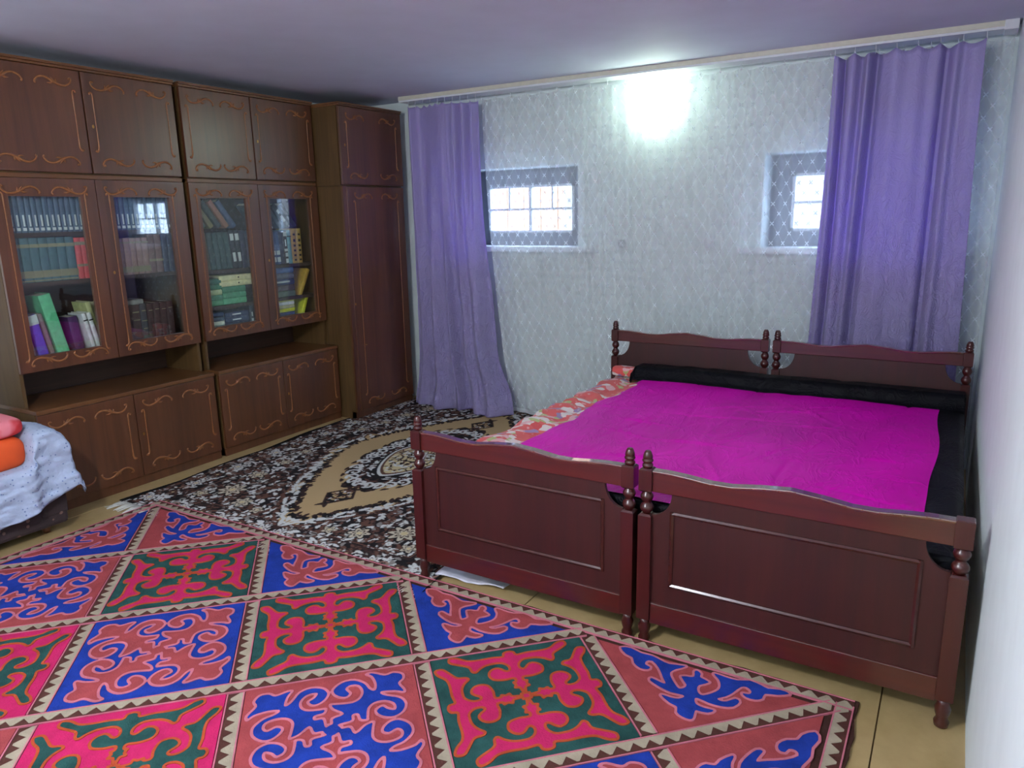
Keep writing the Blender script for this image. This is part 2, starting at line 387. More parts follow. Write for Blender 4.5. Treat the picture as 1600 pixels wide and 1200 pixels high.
UN = [(-0.405, 0.650, 0.115), (0.686, 1.735, 1.205)]
XW = XL + .015
places = ('near the draped sofa', 'beside the wardrobe')
XU, XB = -4.17, -4.085
for k, (y0, y1, ym) in enumerate(UN):
    pl_ = places[k]
    # low cabinet
    c = thing('low_cabinet', 'low brown carved two-door cabinet, ' + pl_, 'cabinet', (-4.3, (y0 + y1) / 2, 0), 'cabinets of the carved wall unit')
    for a in (y0, y1 - .018): MB().box(XW, XB - .022, a, a + .018, 0, .54).build('side_panel', m_cabside, c)
    MB().box(XW, XW + .01, y0 + .018, y1 - .018, .02, .54).build('back_panel', m_cabin, c)
    MB().box(XW, XB - .022, y0 + .018, y1 - .018, .05, .068).build('bottom_panel', m_cabin, c)
    MB().box(XB - .06, XB - .012, y0, y1, 0, .052).build('plinth', m_cab, c)
    MB().box(XW, XB + .004, y0 - .002, y1 + .002, .541, .563).build('worktop', m_cabh, c, 0.002)
    for a, b in ((y0 + .002, ym - .002), (ym + .002, y1 - .002)):
        door(c, XB, a, b, .055, .538, key=(ym + .03, .30) if a > ym else None)
    # glazed bookcase
    c = thing('glazed_bookcase', 'brown carved bookcase with two glass doors, ' + pl_, 'bookcase', (-4.3, (y0 + y1) / 2, .563), 'cabinets of the carved wall unit')
    for a in (y0, y1 - .018): MB().box(XW, XU - .022, a, a + .018, .5635, 1.738).build('side_panel', m_cabside, c)
    MB().box(XW, XW + .01, y0 + .018, y1 - .018, .5635, 1.738).build('back_panel', m_cabin, c)
    MB().box(XW + .01, XU - .022, y0 + .018, y1 - .018, .745, .795).build('bottom_panel', m_cabin, c)
    MB().box(XW + .01, XU - .004, y0, y1, 1.718, 1.740).build('top_panel', m_cabh, c, 0.002)
    shelves = (1.197, 1.448) if k == 0 else (.952, 1.182)
    for z in shelves:
        MB().box(XW + .01, XU - .04, y0 + .018, y1 - .018, z - .022, z).build('shelf', m_cabin, c)
    gl = ((-.327, .026), (.207, .545)) if k == 0 else ((.757, 1.097), (1.295, 1.640))
    for (a, b), (ga, gb) in zip(((y0 + .001, ym - .002), (ym + .002, y1 - .001)), gl):
        door(c, XU, a, b, .748, 1.716, glass=(ga, gb, .828, 1.627), key=(ym + .04, 1.22) if a > ym else None)
    # top cabinet
    c = thing('top_cabinet', 'brown carved two-door cupboard on top of a bookcase ' + pl_, 'cabinet', (-4.3, (y0 + y1) / 2, 1.742), 'cabinets of the carved wall unit')
    y0b = y0 + (.006 if k else 0)
    MB().box(XW, XU - .022, y0b, y1, 1.742, 2.262).build('body', m_cabside, c)
    MB().box(XW, XU + .006, y0b - .004, y1 + .004, 2.262, 2.274).box(XW, XU + .014, y0b - .006, y1 + .006, 2.274, 2.288).build('cornice', m_cabh, c, 0.002)
    for a, b in ((y0b + .001, ym - .004), (ym + .004, y1 - .001)):
        door(c, XU, a, b, 1.748, 2.260, key=(ym + .035, 1.99) if a > ym else None)
# wardrobe
XD = -3.93; wy0, wy1 = 1.752, 2.42
c = thing('wardrobe', 'tall narrow brown carved wardrobe standing between bookcase and left lilac curtain', 'wardrobe', (-4.25, 2.08, 0), 'cabinets of the carved wall unit')
MB().box(XW, XD - .022, wy0, wy0 + .02, 0, 1.712).build('side_panel', m_cabside, c); MB().box(XW, XD - .022, wy1 - .02, wy1, 0, 1.712).build('side_panel', m_cabside, c)
MB().box(XW, XW + .01, wy0 + .02, wy1 - .02, 0, 1.712).build('back_panel', m_cabin, c)
MB().box(XW + .01, XD - .022, wy0 + .02, wy1 - .02, 1.69, 1.712).build('top_panel', m_cabin, c)
MB().box(XD - .06, XD - .015, wy0, wy1, 0, .055).build('plinth', m_cab, c)
MB().box(XD - .022, XD - .004, wy0, wy0 + .035, .055, 1.712).build('stile', m_cab, c)
D = door(c, XD, wy0 + .037, wy1 - .003, .058, 1.708, key=(1.80, .87), inset=.075)
MB().box(XD, XD + .016, 1.868, 1.880, .555, .559).build('key', m_brass, D)
c = thing('top_cabinet', 'single-door brown carved cupboard sitting on top of the tall wardrobe', 'cabinet', (-4.25, 2.08, 1.713), 'cabinets of the carved wall unit')
MB().box(XW, XD - .022, wy0, wy1, 1.7135, 2.25).build('body', m_cabside, c)
MB().box(XW, XD + .006, wy0 - .004, wy1 + .004, 2.25, 2.262).box(XW, XD + .014, wy0 - .004, wy1 + .004, 2.262, 2.274).build('cornice', m_cabh, c, 0.002)
door(c, XD + .004, wy0 + .001, wy1 - .002, 1.722, 2.248, key=(1.795, 1.99), inset=.065)

# ------------------------------------------------------------------ books
m_paper = plain('page_edges', (205, 196, 170), 0.8, 0.1, 60)
_bm = {}
def cloth(c):
    if c not in _bm: _bm[c] = plain('book_cloth_%d' % len(_bm), tuple(min(240, x * 1.25) for x in c), 0.5, 0.15, 40)
    return _bm[c]
m_lab = plain('white_spine_print', (215, 218, 212), 0.6, 0.06); m_gold = plain('cream_spine_band', (146, 138, 106), 0.5, 0.12); m_ink = plain('dark_spine_print', (40, 34, 26), 0.6)
_bk = {}
def book_meshes(w, h, d, col, marks):
    """upright book, spine at x=0 facing +x, width along y (0..w), height z (0..h), depth -d"""
    key = (round(w, 4), round(h, 3), round(d, 3), col, marks)
    if key not in _bk:
        t_ = min(.003, w * .12); mb = MB()
        n = 6; arc = [(-.007 + .007 * math.cos(a), w / 2 + (w / 2) * math.sin(a)) for a in np.linspace(-PI / 2, PI / 2, n + 1)]
        out = [(-d, 0)] + arc + [(-d, w)]
        inn = [(-d, w - t_), (-.010, w - t_), (-.010, t_), (-d, t_)]
        mb.prism(out + inn, 'z', 0, h)
        cov = mb.mesh('cover', cloth(col))
        pg = MB().box(-d + .004, -.010, t_, w - t_, .003, h - .003).mesh('pages', m_paper)
        mk = []
        for (mt, za, zb, wa, wb_) in marks:
            q = MB(); e = .0009
            q.prism([(w * wa, h * za), (w * wb_, h * za), (w * wb_, h * zb), (w * wa, h * zb)], 'x', -.004, e)
            mk.append(q.mesh('spine_label', {'w': m_lab, 'g': m_gold, 'k': m_ink}[mt]))
        _bk[key] = (cov, pg, mk)
    return _bk[key]
def book(y, z, w, h, d, col, marks=(), tilt=0.0, lie=False, x=-4.225, label='', group='', yaw=0.0, name='book'):
    """tilt: radians, lean to +y for positive; lie: spine horizontal along y, book lying flat"""
    o = bpy.data.objects.new(name, None); COL.objects.link(o); o.empty_display_size = .05
    tag(o, label, 'book', group)
    if lie: o.location = (x, y, z); o.rotation_euler = (-PI / 2, 0, 0); 
    else: o.location = (x, y, z); o.rotation_euler = (-tilt, 0, 0)
    if yaw: o.rotation_euler = (o.rotation_euler[0], 0, yaw)
    if lie:
        # rotate about x by -90: height axis z -> +y ; width axis y -> -z ; lift by w
        o.location = (x, y, z + w)
    cov, pg, mk = book_meshes(w, h, d, col, marks)
    C_ = link(bpy.data.objects.new('cover', cov), o); link(bpy.data.objects.new('pages', pg), o)
    for q in mk: link(bpy.data.objects.new('spine_label', q), C_)
    return o
EXC = (('w', .13, .36, .36, .64), ('w', .04, .10, .2, .8))
# ---- bookcase by the sofa: top shelf, both doors
y = -.375
while y < .58:
    wd = .0268 + .003 * rnd.random()
    book(y, 1.448, wd, .245, .16, (62, 78, 96), EXC, label='slate-blue book with white spine marks in the long top-shelf row', group='slate-blue set on the top shelf of the left bookcase')
    y += wd + .0012
BAND = (('g', .10, .26, 0, 1), ('g', .78, .86, 0, 1), ('g', .02, .05, 0, 1))
y = -.375
for i in range(8):
    book(y, 1.197, .0445, .225, .15, (62, 86, 92), BAND, label='teal clothbound book with cream spine bands, in the row on the middle shelf', group='teal set on the middle shelf of the left bookcase'); y += .0458
for i in range(3):
    book(y, 1.197, .034, .218, .15, (168, 62, 60), (('g', .30, .36, 0, 1), ('g', .82, .9, 0, 1)), label='red book with cream spine bands, standing beside the teal set', group='red books on the middle shelf of the left bookcase'); y += .0352
for i in range(2):
    book(y, 1.197, .045, .215, .15, (72, 44, 92), (), label='dark violet book standing between the red books and the tan set', group='dark violet books on the middle shelf of the left bookcase'); y += .0465
while y < .40:
    book(y, 1.197, .036, .205, .15, (126, 100, 92), (('g', .06, .22, 0, 1), ('g', .86, .9, 0, 1)), label='tan book with cream spine bands, in the row on the middle shelf', group='tan set on the middle shelf of the left bookcase'); y += .0372
for i in range(2):
    book(y, 1.197, .042, .222, .15, (96, 72, 66), (('g', .3, .36, 0, 1),), label='brown book with a single cream band, ending the tan row', group='brown books ending the tan row'); y += .0435
for i in range(2):
    book(y, 1.197, .04, .225, .15, (44, 50, 66), (), label='dark grey-blue book without bands at the end of the middle shelf', group='dark books at the end of the middle shelf'); y += .0412
# bottom compartment
Z = .796
book(-.300, Z, .018, .20, .14, (120, 110, 120), (), -.16, label='thin grey book leaning beside the purple book with a white top', group='')
book(-.272, Z, .052, .235, .15, (84, 62, 160), (('w', .78, .995, 0, 1),), -.17, label='purple book with a white-topped spine leaning on the bottom shelf')
book(-.212, Z, .022, .24, .14, (112, 96, 92), (), -.17, label='thin grey-brown book leaning between the purple and the green book')
book(-.175, Z, .062, .335, .15, (84, 158, 112), (), -.18, label='tall light green book leaning on the bottom shelf of the left bookcase')
book(-.070, Z, .05, .20, .12, (66, 40, 74), (), -.10, x=-4.25, label='dark purple book leaning behind the tall green book')
for i in range(2):
    book(.008 + i * .03, Z, .022, .215, .14, (186, 184, 180), (('k', .80, .83, 0, 1),), -.17, label='thin white-spined book leaning on the bottom shelf', group='thin white books on the bottom shelf')
book(.062, Z, .03, .27, .14, (160, 158, 110), (), -.16, x=-4.26, label='yellowish book leaning behind the thin white books')
book(.112, Z, .02, .26, .14, (188, 180, 150), (), -.03, label='thin cream book standing beside the dark thick volume')
book(.150, Z, .16, .225, .13, (74, 58, 54), (('g', .80, .83, .7, .95), ('g', .6, .62, .7, .95)), label='very thick dark brown volume standing on the bottom shelf')
book(.312, Z, .04, .23, .14, (66, 64, 66), (('g', .8, .83, .2, .8), ('g', .55, .57, .1, .9), ('g', .35, .37, .2, .8)), label='dark grey book with pale spine marks beside the thick brown volume')
for i in range(4):
    book(.355 + i * .043, Z, .041, .222 + .004 * (i % 2), .14, (62, 44, 42), (('g', .82, .84, .2, .8),), label='dark brown book with a faint mark, in the row on the bottom shelf', group='dark brown row on the bottom shelf of the left bookcase')
book(.140, Z + .2252, .03, .20, .13, (120, 118, 112), (), lie=True, x=-4.23, label='grey book lying flat on top of the thick brown volume')
# ---- bookcase by the wardrobe, behind its left door
y = .715; Zm = 1.182
for i in range(3):
    book(y, Zm, .036, .232, .15, (78, 70, 52), (), -.07, label='olive-brown book in the row behind the left glass door', group='olive-brown books in the right bookcase'); y += .0375
for i in range(4):
    book(y, Zm, .041, .232, .15, (44, 64, 62), (), -.07, label='dark green book in the row behind the left glass door', group='dark green books in the right bookcase'); y += .0425
for i in range(2):
    book(y, Zm, .038, .242, .15, (36, 38, 44), (('w', .74, .92, .15, .85), ('w', .18, .42, .2, .75)), -.07, label='black book with two white spine labels beside the dark green row', group='black books with white labels'); y += .041
for i in range(3):
    book(y, Zm, .042, .238, .15, (40, 42, 58), (), -.05, label='plain blue-black book at the end of the row by the door stile', group='plain blue-black books'); y += .0435
for i, (c_, lb) in enumerate((((88, 88, 62), 'olive'), ((58, 76, 62), 'dark green'), ((108, 100, 66), 'khaki'), ((52, 58, 54), 'green-black'), ((124, 84, 66), 'rust-brown'), ((62, 74, 96), 'grey-blue'))):
    book(.735 + i * .058, 1.440, .034, .20, .13, c_, (('w', .78, .9, .3, .8),) if i in (0, 1) else (), -.62, label=lb + ' book leaning steeply on top of the standing row', group='')
# lying stacks
zs = .953
for i, c_ in enumerate(((72, 132, 92), (62, 112, 82), (150, 158, 112), (56, 108, 80), (46, 92, 74))):
    book(.720, zs, .034, .165, .13, c_, (), lie=True, label='green book lying in the left stack of five behind glass' if i != 2 else 'pale yellow-green book lying in the middle of the left stack', group='left stack of green books' if i != 2 else ''); zs += .0345
zs = .953
for i, c_ in enumerate(((82, 146, 104), (70, 128, 94), (60, 114, 84))):
    book(.888, zs, .038, .185, .14, c_, (), lie=True, label='large green book lying under the cream books', group='large green books under the cream ones'); zs += .0385
for i in range(2):
    book(.872, zs, .036, .26, .14, (196, 184, 138), (('k', .56, .6, .35, .6),), lie=True, label='cream book lying on top of the large green stack', group='cream books on the green stack'); zs += .0365
zs = Z
for i, c_ in enumerate(((70, 116, 128), (190, 190, 170), (70, 78, 92), (52, 62, 84))):
    book(.720, zs, .028, .16, .13, c_, (), lie=True, label=('pale teal', 'white', 'grey', 'slate-blue')[i] + ' book lying in the small bottom stack behind glass'); zs += .0285
zs = Z
for i in range(3):
    book(.888, zs, .034, .19, .14, (46, 54, 78), (('w', .3, .66, .3, .55),) if i else (), lie=True, label='navy book lying in the bottom stack beside the small pale stack', group='navy books lying on the bottom shelf'); zs += .0345
book(1.092, Z, .03, .145, .13, (50, 54, 62), (('w', .12, .3, .25, .75), ('w', .4, .6, .35, .65)), -.02, label='short dark book with white marks standing beside the lying navy books')
# ---- behind its right door
y = 1.255
for i in range(4):
    book(y, Zm, .036, .222, .15, (58, 72, 104), (('w', .08, .23, .1, .85), ('w', .30, .43, .1, .85)), -.04, label='navy book with two white square labels standing in a row of four', group='navy books with square labels'); y += .0372
book(y, Zm, .034, .226, .15, (48, 44, 58), (), -.03, label='plain dark violet book between the navy set and the patterned book'); y += .0352
book(y, Zm, .034, .228, .15, (44, 32, 34), (('w', .03, .16, .2, .8), ('w', .22, .34, .2, .8), ('w', .38, .46, .1, .9), ('w', .54, .74, .3, .6), ('w', .84, .97, .1, .9)), -.02, label='black book with a pale patterned spine beside the teal book'); y += .0352
book(y, Zm, .034, .232, .15, (92, 128, 128), (('k', .8, .83, 0, 1),), -.02, label='grey-teal book between the patterned black and the golden books'); y += .0355
for i in range(2):
    book(y, Zm, .046, .242, .15, (158, 126, 62), (('k', .80, .86, .3, .7), ('k', .62, .70, .3, .7), ('k', .48, .54, .3, .7), ('k', .34, .40, .3, .7), ('k', .2, .26, .3, .7), ('k', .07, .12, .3, .7)), label='golden-brown book with dark spine ornaments next to the door stile', group='golden-brown books'); y += .0472
for i, (c_, lb, mk) in enumerate((((60, 70, 76), 'grey-green', ()), ((190, 196, 190), 'pale white', ()), ((40, 52, 48), 'green-black', ()), ((34, 44, 44), 'black-green banded', (('w', .25, .5, .2, .8), ('w', .6, .75, .2, .8))), ((30, 34, 36), 'black', ()))):
    book(1.28 + i * .066, 1.428, .032 if i != 1 else .012, .195, .13, c_, mk, -.66, label=lb + ' book leaning steeply above the navy and golden row')
zs = .953
for i, (c_, lb, mk) in enumerate((((86, 98, 84), 'grey-green', ()), ((78, 64, 66), 'brown', ()), ((40, 48, 76), 'dark navy white-lettered', (('w', .12, .82, .3, .6),)), ((86, 86, 96), 'grey', ()), ((74, 94, 130), 'mid-blue', ()))):
    book(1.268, zs, .041, .235, .14, c_, mk, lie=True, label=lb + ' book lying in the tall mixed stack behind the right glass door'); zs += .0415
book(1.545, .953, .03, .21, .15, (186, 148, 62), (), .50, x=-4.235, label='ochre yellow book leaning to the right beside the tall mixed stack')
zs = Z
for i, (c_, lb) in enumerate((((62, 76, 112), 'navy'), ((58, 68, 96), 'dark blue'), ((196, 190, 40), 'bright yellow'), ((168, 158, 120), 'beige'), ((206, 206, 196), 'white'), ((204, 200, 110), 'pale yellow'))):
    book(1.268 if i < 2 else 1.30, zs, .024, .215 if i < 2 else .185, .14, c_, (('w', .02, .2, .1, .9),) if i < 2 else (), lie=True, label=lb + ' book lying in the bottom stack behind the right glass door'); zs += .0245
book(1.545, Z, .03, .165, .13, (196, 190, 50), (), .42, x=-4.235, label='bright yellow book leaning on the bottom shelf beside its stack')

# ------------------------------------------------------------------ curtains, rail
rail = thing('curtain_rail', 'long cream ceiling curtain rail along the back wall with white end cap', 'curtain rail', (-1.95, 2.39, 2.32))
MB().box(-3.86, -.07, 2.325, 2.345, 2.334, ZC + .001).build('cornice_board', m_rail, rail, 0.002)
MB().box(-3.86, -.07, 2.330, 2.47, 2.322, 2.334).build('track', m_white, rail)
MB().box(-.072, -.012, 2.315, 2.475, 2.315, ZC + .001).build('end_cap', m_white, rail, 0.003)
mb = MB()
def uvmap(me, fn):
    uv = me.uv_layers.new(name='UVMap'); vs = [fn(i) for i in range(len(me.vertices))]
    for l in me.loops: uv.data[l.index].uv = vs[l.vertex_index]
def curtain(name, label, mat, nx, nz, pos, parent_loc, hooks, thick=0.0, uv=None):
    th = thing(name, label, 'curtain', parent_loc)
    o = grid(nx, nz, pos).build('cloth', mat, th, fix=False)
    if uv: uvmap(o.data, lambda i: uv((i % nx) / (nx - 1), (i // nx) / (nz - 1)))
    if thick:
        s_ = o.modifiers.new('thickness', 'SOLIDIFY'); s_.thickness = thick; s_.offset = 0
    for (x, y, z) in hooks:
        q = MB(); q.sweep([(x, y, z - .012), (x + .003, y - .004, z), (x, y, z + .012), (x, y + .002, 2.333)], .0022, 5); q.build('hook', m_white, th)
    return th
nz1 = vnoise_maker(3); nz2 = vnoise_maker(5); nz3 = vnoise_maker(9)
def sag(s, n): return abs(math.sin(PI * s * n))
# lace
def tulle_pos(s, t):
    z0 = 2.300 - .012 * sag(s, 26) * (1 - t) ** 8
    xt = lerp(-3.19, -.02, s); xb = lerp(-2.99, -.02, s) ; e = t * t
    x = lerp(xt, xb, e if s < .2 else e * max(0, 1 - (s - .2) * 2.5) * 1.0) if s < .6 else xt
    z = lerp(z0, .015, t)
    f = .010 * math.sin(s * 2 * PI * 26 + 1.2 * math.sin(s * 21)) * lerp(1.0, .55, t) + .014 * math.sin(s * 2 * PI * 9.3 + .8) * sstep(0, .4, t) + .01 * nz1(s * 14, t * 2)
    y = 2.440 + f
    if x < -2.75: y += .0
    return (x, y, min(z, 2.30))
curtain('lace_curtain', 'wide white lace net curtain covering the back wall and its windows', m_tulle, 620, 40, tulle_pos, (-1.6, 2.43, 0.015),
        [(lerp(-3.19, -.02, i / 26), 2.43, 2.30) for i in range(27)], uv=lambda s, t: (s * 3.5, (1 - t) * 2.29))
# left lilac curtain
def ridge(u, c, wd): return math.exp(-((u - c) / wd) ** 2)
def left_pos(s, t):
    e = t ** 1.5
    x = lerp(lerp(-3.785, -3.185, s), lerp(-3.835, -2.93, s), sstep(0, 1.0, e) * lerp(.55, 1.0, sstep(.8, 1, t)))
    ztop = 2.288 - .016 * sag(s, 9)
    z = lerp(ztop, .012, t)
    top = .030 * math.sin(2 * PI * (s * 1.2 + .1)) * sstep(.0, .15, s) + .034 * math.sin(2 * PI * 9 * (s - .62)) * sstep(.58, .68, s) * (1 - .35 * s) - .045 * ridge(s, .06, .035) 
    bot = .055 * math.sin(2 * PI * (s * 2.1 + .05)) + .02 * math.sin(2 * PI * s * 5.3 + 1) - .05 * ridge(s, .5, .03) - .05 * ridge(s, .06, .05) + .03 * ridge(s, .8, .05)
    bot -= .04 * sstep(.49, .52, s) * (1 - sstep(.7, 1, s))
    k = sstep(.05, .75, t)
    y = 2.345 + lerp(top, bot, k) * lerp(1, 1.1, t) + .012 * nz1(s * 9 + 3, t * 10) * k + .006 * nz2(s * 22, t * 22) * k
    y -= .06 * sstep(.90, 1.0, t) * (0.6 + .4 * math.sin(s * 9))
    x += .02 * nz2(t * 5 + 2, s * 6) * k
    return (x, min(y, 2.400), z)
curtain('lilac_curtain', 'lilac satin curtain hanging to the floor between wardrobe and lace', m_purple, 220, 130, left_pos, (-3.45, 2.33, .012),
        [(lerp(-3.785, -3.185, i / 9), 2.35, 2.288) for i in range(10)], .002)
# right lilac curtain
def right_pos(s, t):
    x = lerp(lerp(-.838, -.141, s), lerp(-.880, -.100, s), sstep(0, 1, t))
    ztop = 2.292 - .02 * sag(s, 7); z = lerp(ztop, .02, t)
    y = 2.335 + .02 * math.sin(2 * PI * (s * 1.6)) + .012 * nz3(s * 7, t * 5)
    wob = .015 * math.sin(t * 3)
    y += -.035 * ridge(s, .03 + wob, .02) + .05 * ridge(s, .075 + wob, .018) - .03 * ridge(s, .15, .04) + .02 * ridge(s, .2, .03)
    y += .065 * ridge(s, .30 - .04 * t, .030) - .05 * ridge(s, .245 - .04 * t, .03)          # deep dark gap
    y += .065 * ridge(s, .765 - .05 * t, .026) - .03 * ridge(s, .83 - .05 * t, .03) - .02 * ridge(s, .70 - .04 * t, .04)
    y += .008 * math.sin(2 * PI * s * 6 + 1) + .005 * nz2(s * 24, t * 26) * sstep(.3, .8, t)
    return (x, min(y, 2.400), z)
curtain('lilac_curtain', 'lilac satin curtain over the right window, glowing, behind the headboard', m_purple, 220, 90, right_pos, (-.49, 2.33, .02),
        [(lerp(-.838, -.141, i / 7), 2.35, 2.292) for i in range(8)], .002)

# ------------------------------------------------------------------ beds
def post(parent, x, y, zs, finial=True, hw=.023):
    """turned bed post; zs = foot top, shaft top, bead top, block top, finial top"""
    a, b, c_, d, e = zs; mb = MB()
    mb.lathe([(.013, 0), (.019, .004), (.021, .018), (.015, .030), (.020, .045), (.022, .062), (.016, .076), (.019, a + .002)], x, y, 14)
    def block(z0, z1, ch):
        h = hw; q = h - ch
        ring = lambda r, z: [(x - r, y - r, z), (x + r, y - r, z), (x + r, y + r, z), (x - r, y + r, z)]
        vs = ring(q, z0) + ring(h, z0 + ch) + ring(h, z1 - ch) + ring(q, z1)
        fs = [(3, 2, 1, 0), (12, 13, 14, 15)] + [(4 * k + i, 4 * k + (i + 1) % 4, 4 * k + 4 + (i + 1) % 4, 4 * k + 4 + i) for k in range(3) for i in range(4)]
        mb.add(vs, fs)
    block(a, b, .006)
    h = c_ - b
    mb.lathe([(.012, b - .002)] + [(.012 + .0115 * math.sin(PI * u), b + h * .5 * u) for u in (.1, .25, .4, .55, .7, .85, 1)] + [(.012 + .0105 * math.sin(PI * u), b + h * .5 + h * .5 * u) for u in (.12, .25, .4, .55, .7, .85, 1)] + [(.012, c_ + .002)], x, y, 16)
    block(c_, d, .006 if finial else .003)
    P = mb.build('post', m_bedp, parent)
    if finial:
        q = MB(); f = e - d
        q.lathe([(.014, d - .001), (.018, d + .08 * f), (.018, d + .2 * f), (.013, d + .28 * f), (.018, d + .36 * f), (.019, d + .46 * f), (.015, d + .52 * f), (.017, d + .58 * f), (.0155, d + .75 * f), (.012, d + .92 * f), (.009, e)], x, y, 14)
        q.build('finial', m_bedp, P)
    return P
def wave(u, zsh, amp=.012):
    """top line of a rail, u 0..1"""
    return zsh + interp(u, [0, .07, .14, .22, .30, .40, .50, .60, .70, .78, .86, .93, 1], np.array([0, 0, -.35, -.95, -.9, .1, .75, .1, -.9, -.95, -.35, 0, 0]) * amp)
def board(parent, xa, xb, y, zr0, zsh, zp0, zn, front, rails):
    """curved-top board between post centres xa, xb at y: top rail zr0..zsh, panel zp0..zr0, corner notch down to zn"""
    xa2, xb2 = xa + .021, xb - .021; N = 40
    top = [(lerp(xa2, xb2, i / N), wave(i / N, zsh)) for i in range(N + 1)]
    poly = [(xa2, zr0), (xb2, zr0)] + top[::-1]
    MB().prism(poly, 'y', y - .014, y + .014).build('top_rail', m_bedr, parent, 0.003)
    lipp = [(p[0], p[1] + .006) for p in top]; lip = [(p[0], p[1] - .004) for p in top] + lipp[::-1]
    MB().prism(lip, 'y', y - .018, y + .018).build('rail_lip', m_lip, parent, 0.003)
    r = zr0 - zn; arcL = [(xa2 + r * math.cos(a) * .82, zr0 - r * math.sin(a)) for a in np.linspace(0, PI / 2, 10)]
    arcR = [(xb2 - r * math.cos(a) * .82, zr0 - r * math.sin(a)) for a in np.linspace(PI / 2, 0, 10)]
    # panel outline ccw: bottom left, bottom right, right notch up, left notch down
    pl_ = [(xa2, zp0), (xb2, zp0)] + arcR + arcL
    MB().prism(pl_, 'y', y - .007, y + .007).build('panel', m_bed, parent)
    for (z0, z1) in rails: MB().box(xa2, xb2, y - .013, y + .013, z0, z1).build('lower_rail', m_bedr, parent, 0.003)
    if front:
        mx0, mx1, mz0, mz1 = xa + .092, xb - .097, .240, .502
        hw = .007
        def strip(x0, x1, z0, z1, ax):
            q = MB()
            if ax == 'x': q.prism([(y - .007, z0), (y - .011, z0), (y - .0155, (z0 + z1) / 2 + .001), (y - .011, z1), (y - .007, z1)], 'x', x0, x1)
            else: q.prism([(x0, y - .007), (x1, y - .007), (x1, y - .011), ((x0 + x1) / 2, y - .0155), (x0, y - .011)], 'z', z0, z1)
            q.build('moulding', m_mould, parent)
        strip(mx0, mx1, mz0 - hw, mz0 + hw, 'x'); strip(mx0, mx1, mz1 - hw, mz1 + hw, 'x')
        strip(mx0 - hw, mx0 + hw, mz0 - hw, mz1 + hw, 'z'); strip(mx1 - hw, mx1 + hw, mz0 - hw, mz1 + hw, 'z')
FZ = (.09, .487, .567, .650, .708); HZ = (.09, .610, .700, .776, .828); YH = 2.01
for k, (xa, xb, lab) in enumerate(((-1.956, -1.044, 'dark red wooden single bed with curved boards, beside the patterned rugs'), (-.980, -.062, 'dark red wooden single bed with curved boards, against the right wall, one finial missing'))):
    B = thing('wooden_bed', lab, 'bed', ((xa + xb) / 2, YH / 2, 0), 'two single beds pushed together')
    for x, fin in ((xa, True), (xb, k == 0)):
        p_ = post(B, x, 0, FZ, fin)
        if not fin: p_['label'] = 'foot post without its finial'
        post(B, x, YH, HZ, True, .021)
    board(B, xa, xb, 0, .570, .640, .150, .487, True, ((.082, .160),))
    board(B, xa, xb, YH, .704, .768, .300, .612, False, ((.26, .32),))
    for x in (xa + .012, xb - .036): MB().box(x, x + .024, .022, YH - .020, .22, .36).build('side_rail', m_bedr, B, 0.003)
    for i in range(9): MB().box(xa + .036, xb - .036, .12 + i * .21, .20 + i * .21, .30, .318).build('slat', m_bedr, B)

m_matt = plain('cream_striped_ticking', (196, 184, 160), 0.85, 0.1, 20)
for k, (xa, xb) in enumerate(((-1.915, -1.016), (-1.006, -.075))):
    q = MB().box(xa, xb, .05, 1.975, .3185, .475).build('mattress', m_matt, None, 0.03)
    tag(q, ('cream mattress under the floral quilt on the bed by the rugs', 'cream mattress under the black velvet edge on the bed by the wall')[k], 'mattress', 'mattresses on the two beds')

# floral quilt
def floral_mat():
    t = NT('red_floral_cotton'); v = t.coord((1, 1, 1))
    n0 = t.n('ShaderNodeTexNoise', {'Vector': v, 'Scale': 9.0, 'Detail': 2.0}).outputs[1]
    vv = t.n('ShaderNodeMix', {0: .08, 4: v, 5: n0}, data_type='VECTOR').outputs[1]
    vo = t.n('ShaderNodeTexVoronoi', {'Vector': vv, 'Scale': 27.0}); c = t.n('ShaderNodeSeparateColor', {0: vo.outputs['Color']}).outputs[0]
    col = t.ramp(c, [(0, lin((214, 84, 80))), (.40, lin((222, 168, 170))), (.54, lin((206, 66, 66))), (.66, lin((176, 182, 116))), (.74, lin((228, 216, 210))), (.88, lin((150, 128, 168))), (.93, lin((216, 92, 84)))], 'CONSTANT')
    pet = t.math('LESS_THAN', vo.outputs['Distance'], .22)
    col = t.mix(t.math('MULTIPLY', pet, .55), col, lin((232, 196, 192)))
    n = t.noise(v, 60, 3)
    return t.done(t.bsdf(col, .75, t.bump(n, .2, .006), Sheen_Weight=.1))
m_floral = floral_mat()
def quilt_pos(s, t):
    # s across x from the overhanging left edge, t along y
    y = lerp(.062, 1.972, t)
    if s < .12:
        u = s / .12; puff = .5 + .5 * math.sin(t * 30 + 2 * math.sin(t * 7)); x = -1.935 - .022 * puff - .006 + .03 * u * u; z = lerp(.425, .494, math.sin(u * PI / 2))
    else:
        u = (s - .12) / .88; x = lerp(-1.911, -.09, u); z = .494 + .010 * math.sin(u * 60) * (1 if u < .15 else 0)
    z += .006 * nz1(x * 12, y * 9) + .007 * math.sin(t * 60 + 3 * math.sin(t * 11)) * (1 - sstep(.12, .28, s))
    return (x, y, z)
q = grid(120, 180, quilt_pos).build('floral_quilt', m_floral, None, fix=False)
sm = q.modifiers.new('thickness', 'SOLIDIFY'); sm.thickness = .02; sm.offset = 1 if False else -1
tag(q, 'red and white floral quilt puffing out along the bed side under the magenta spread', 'quilt')
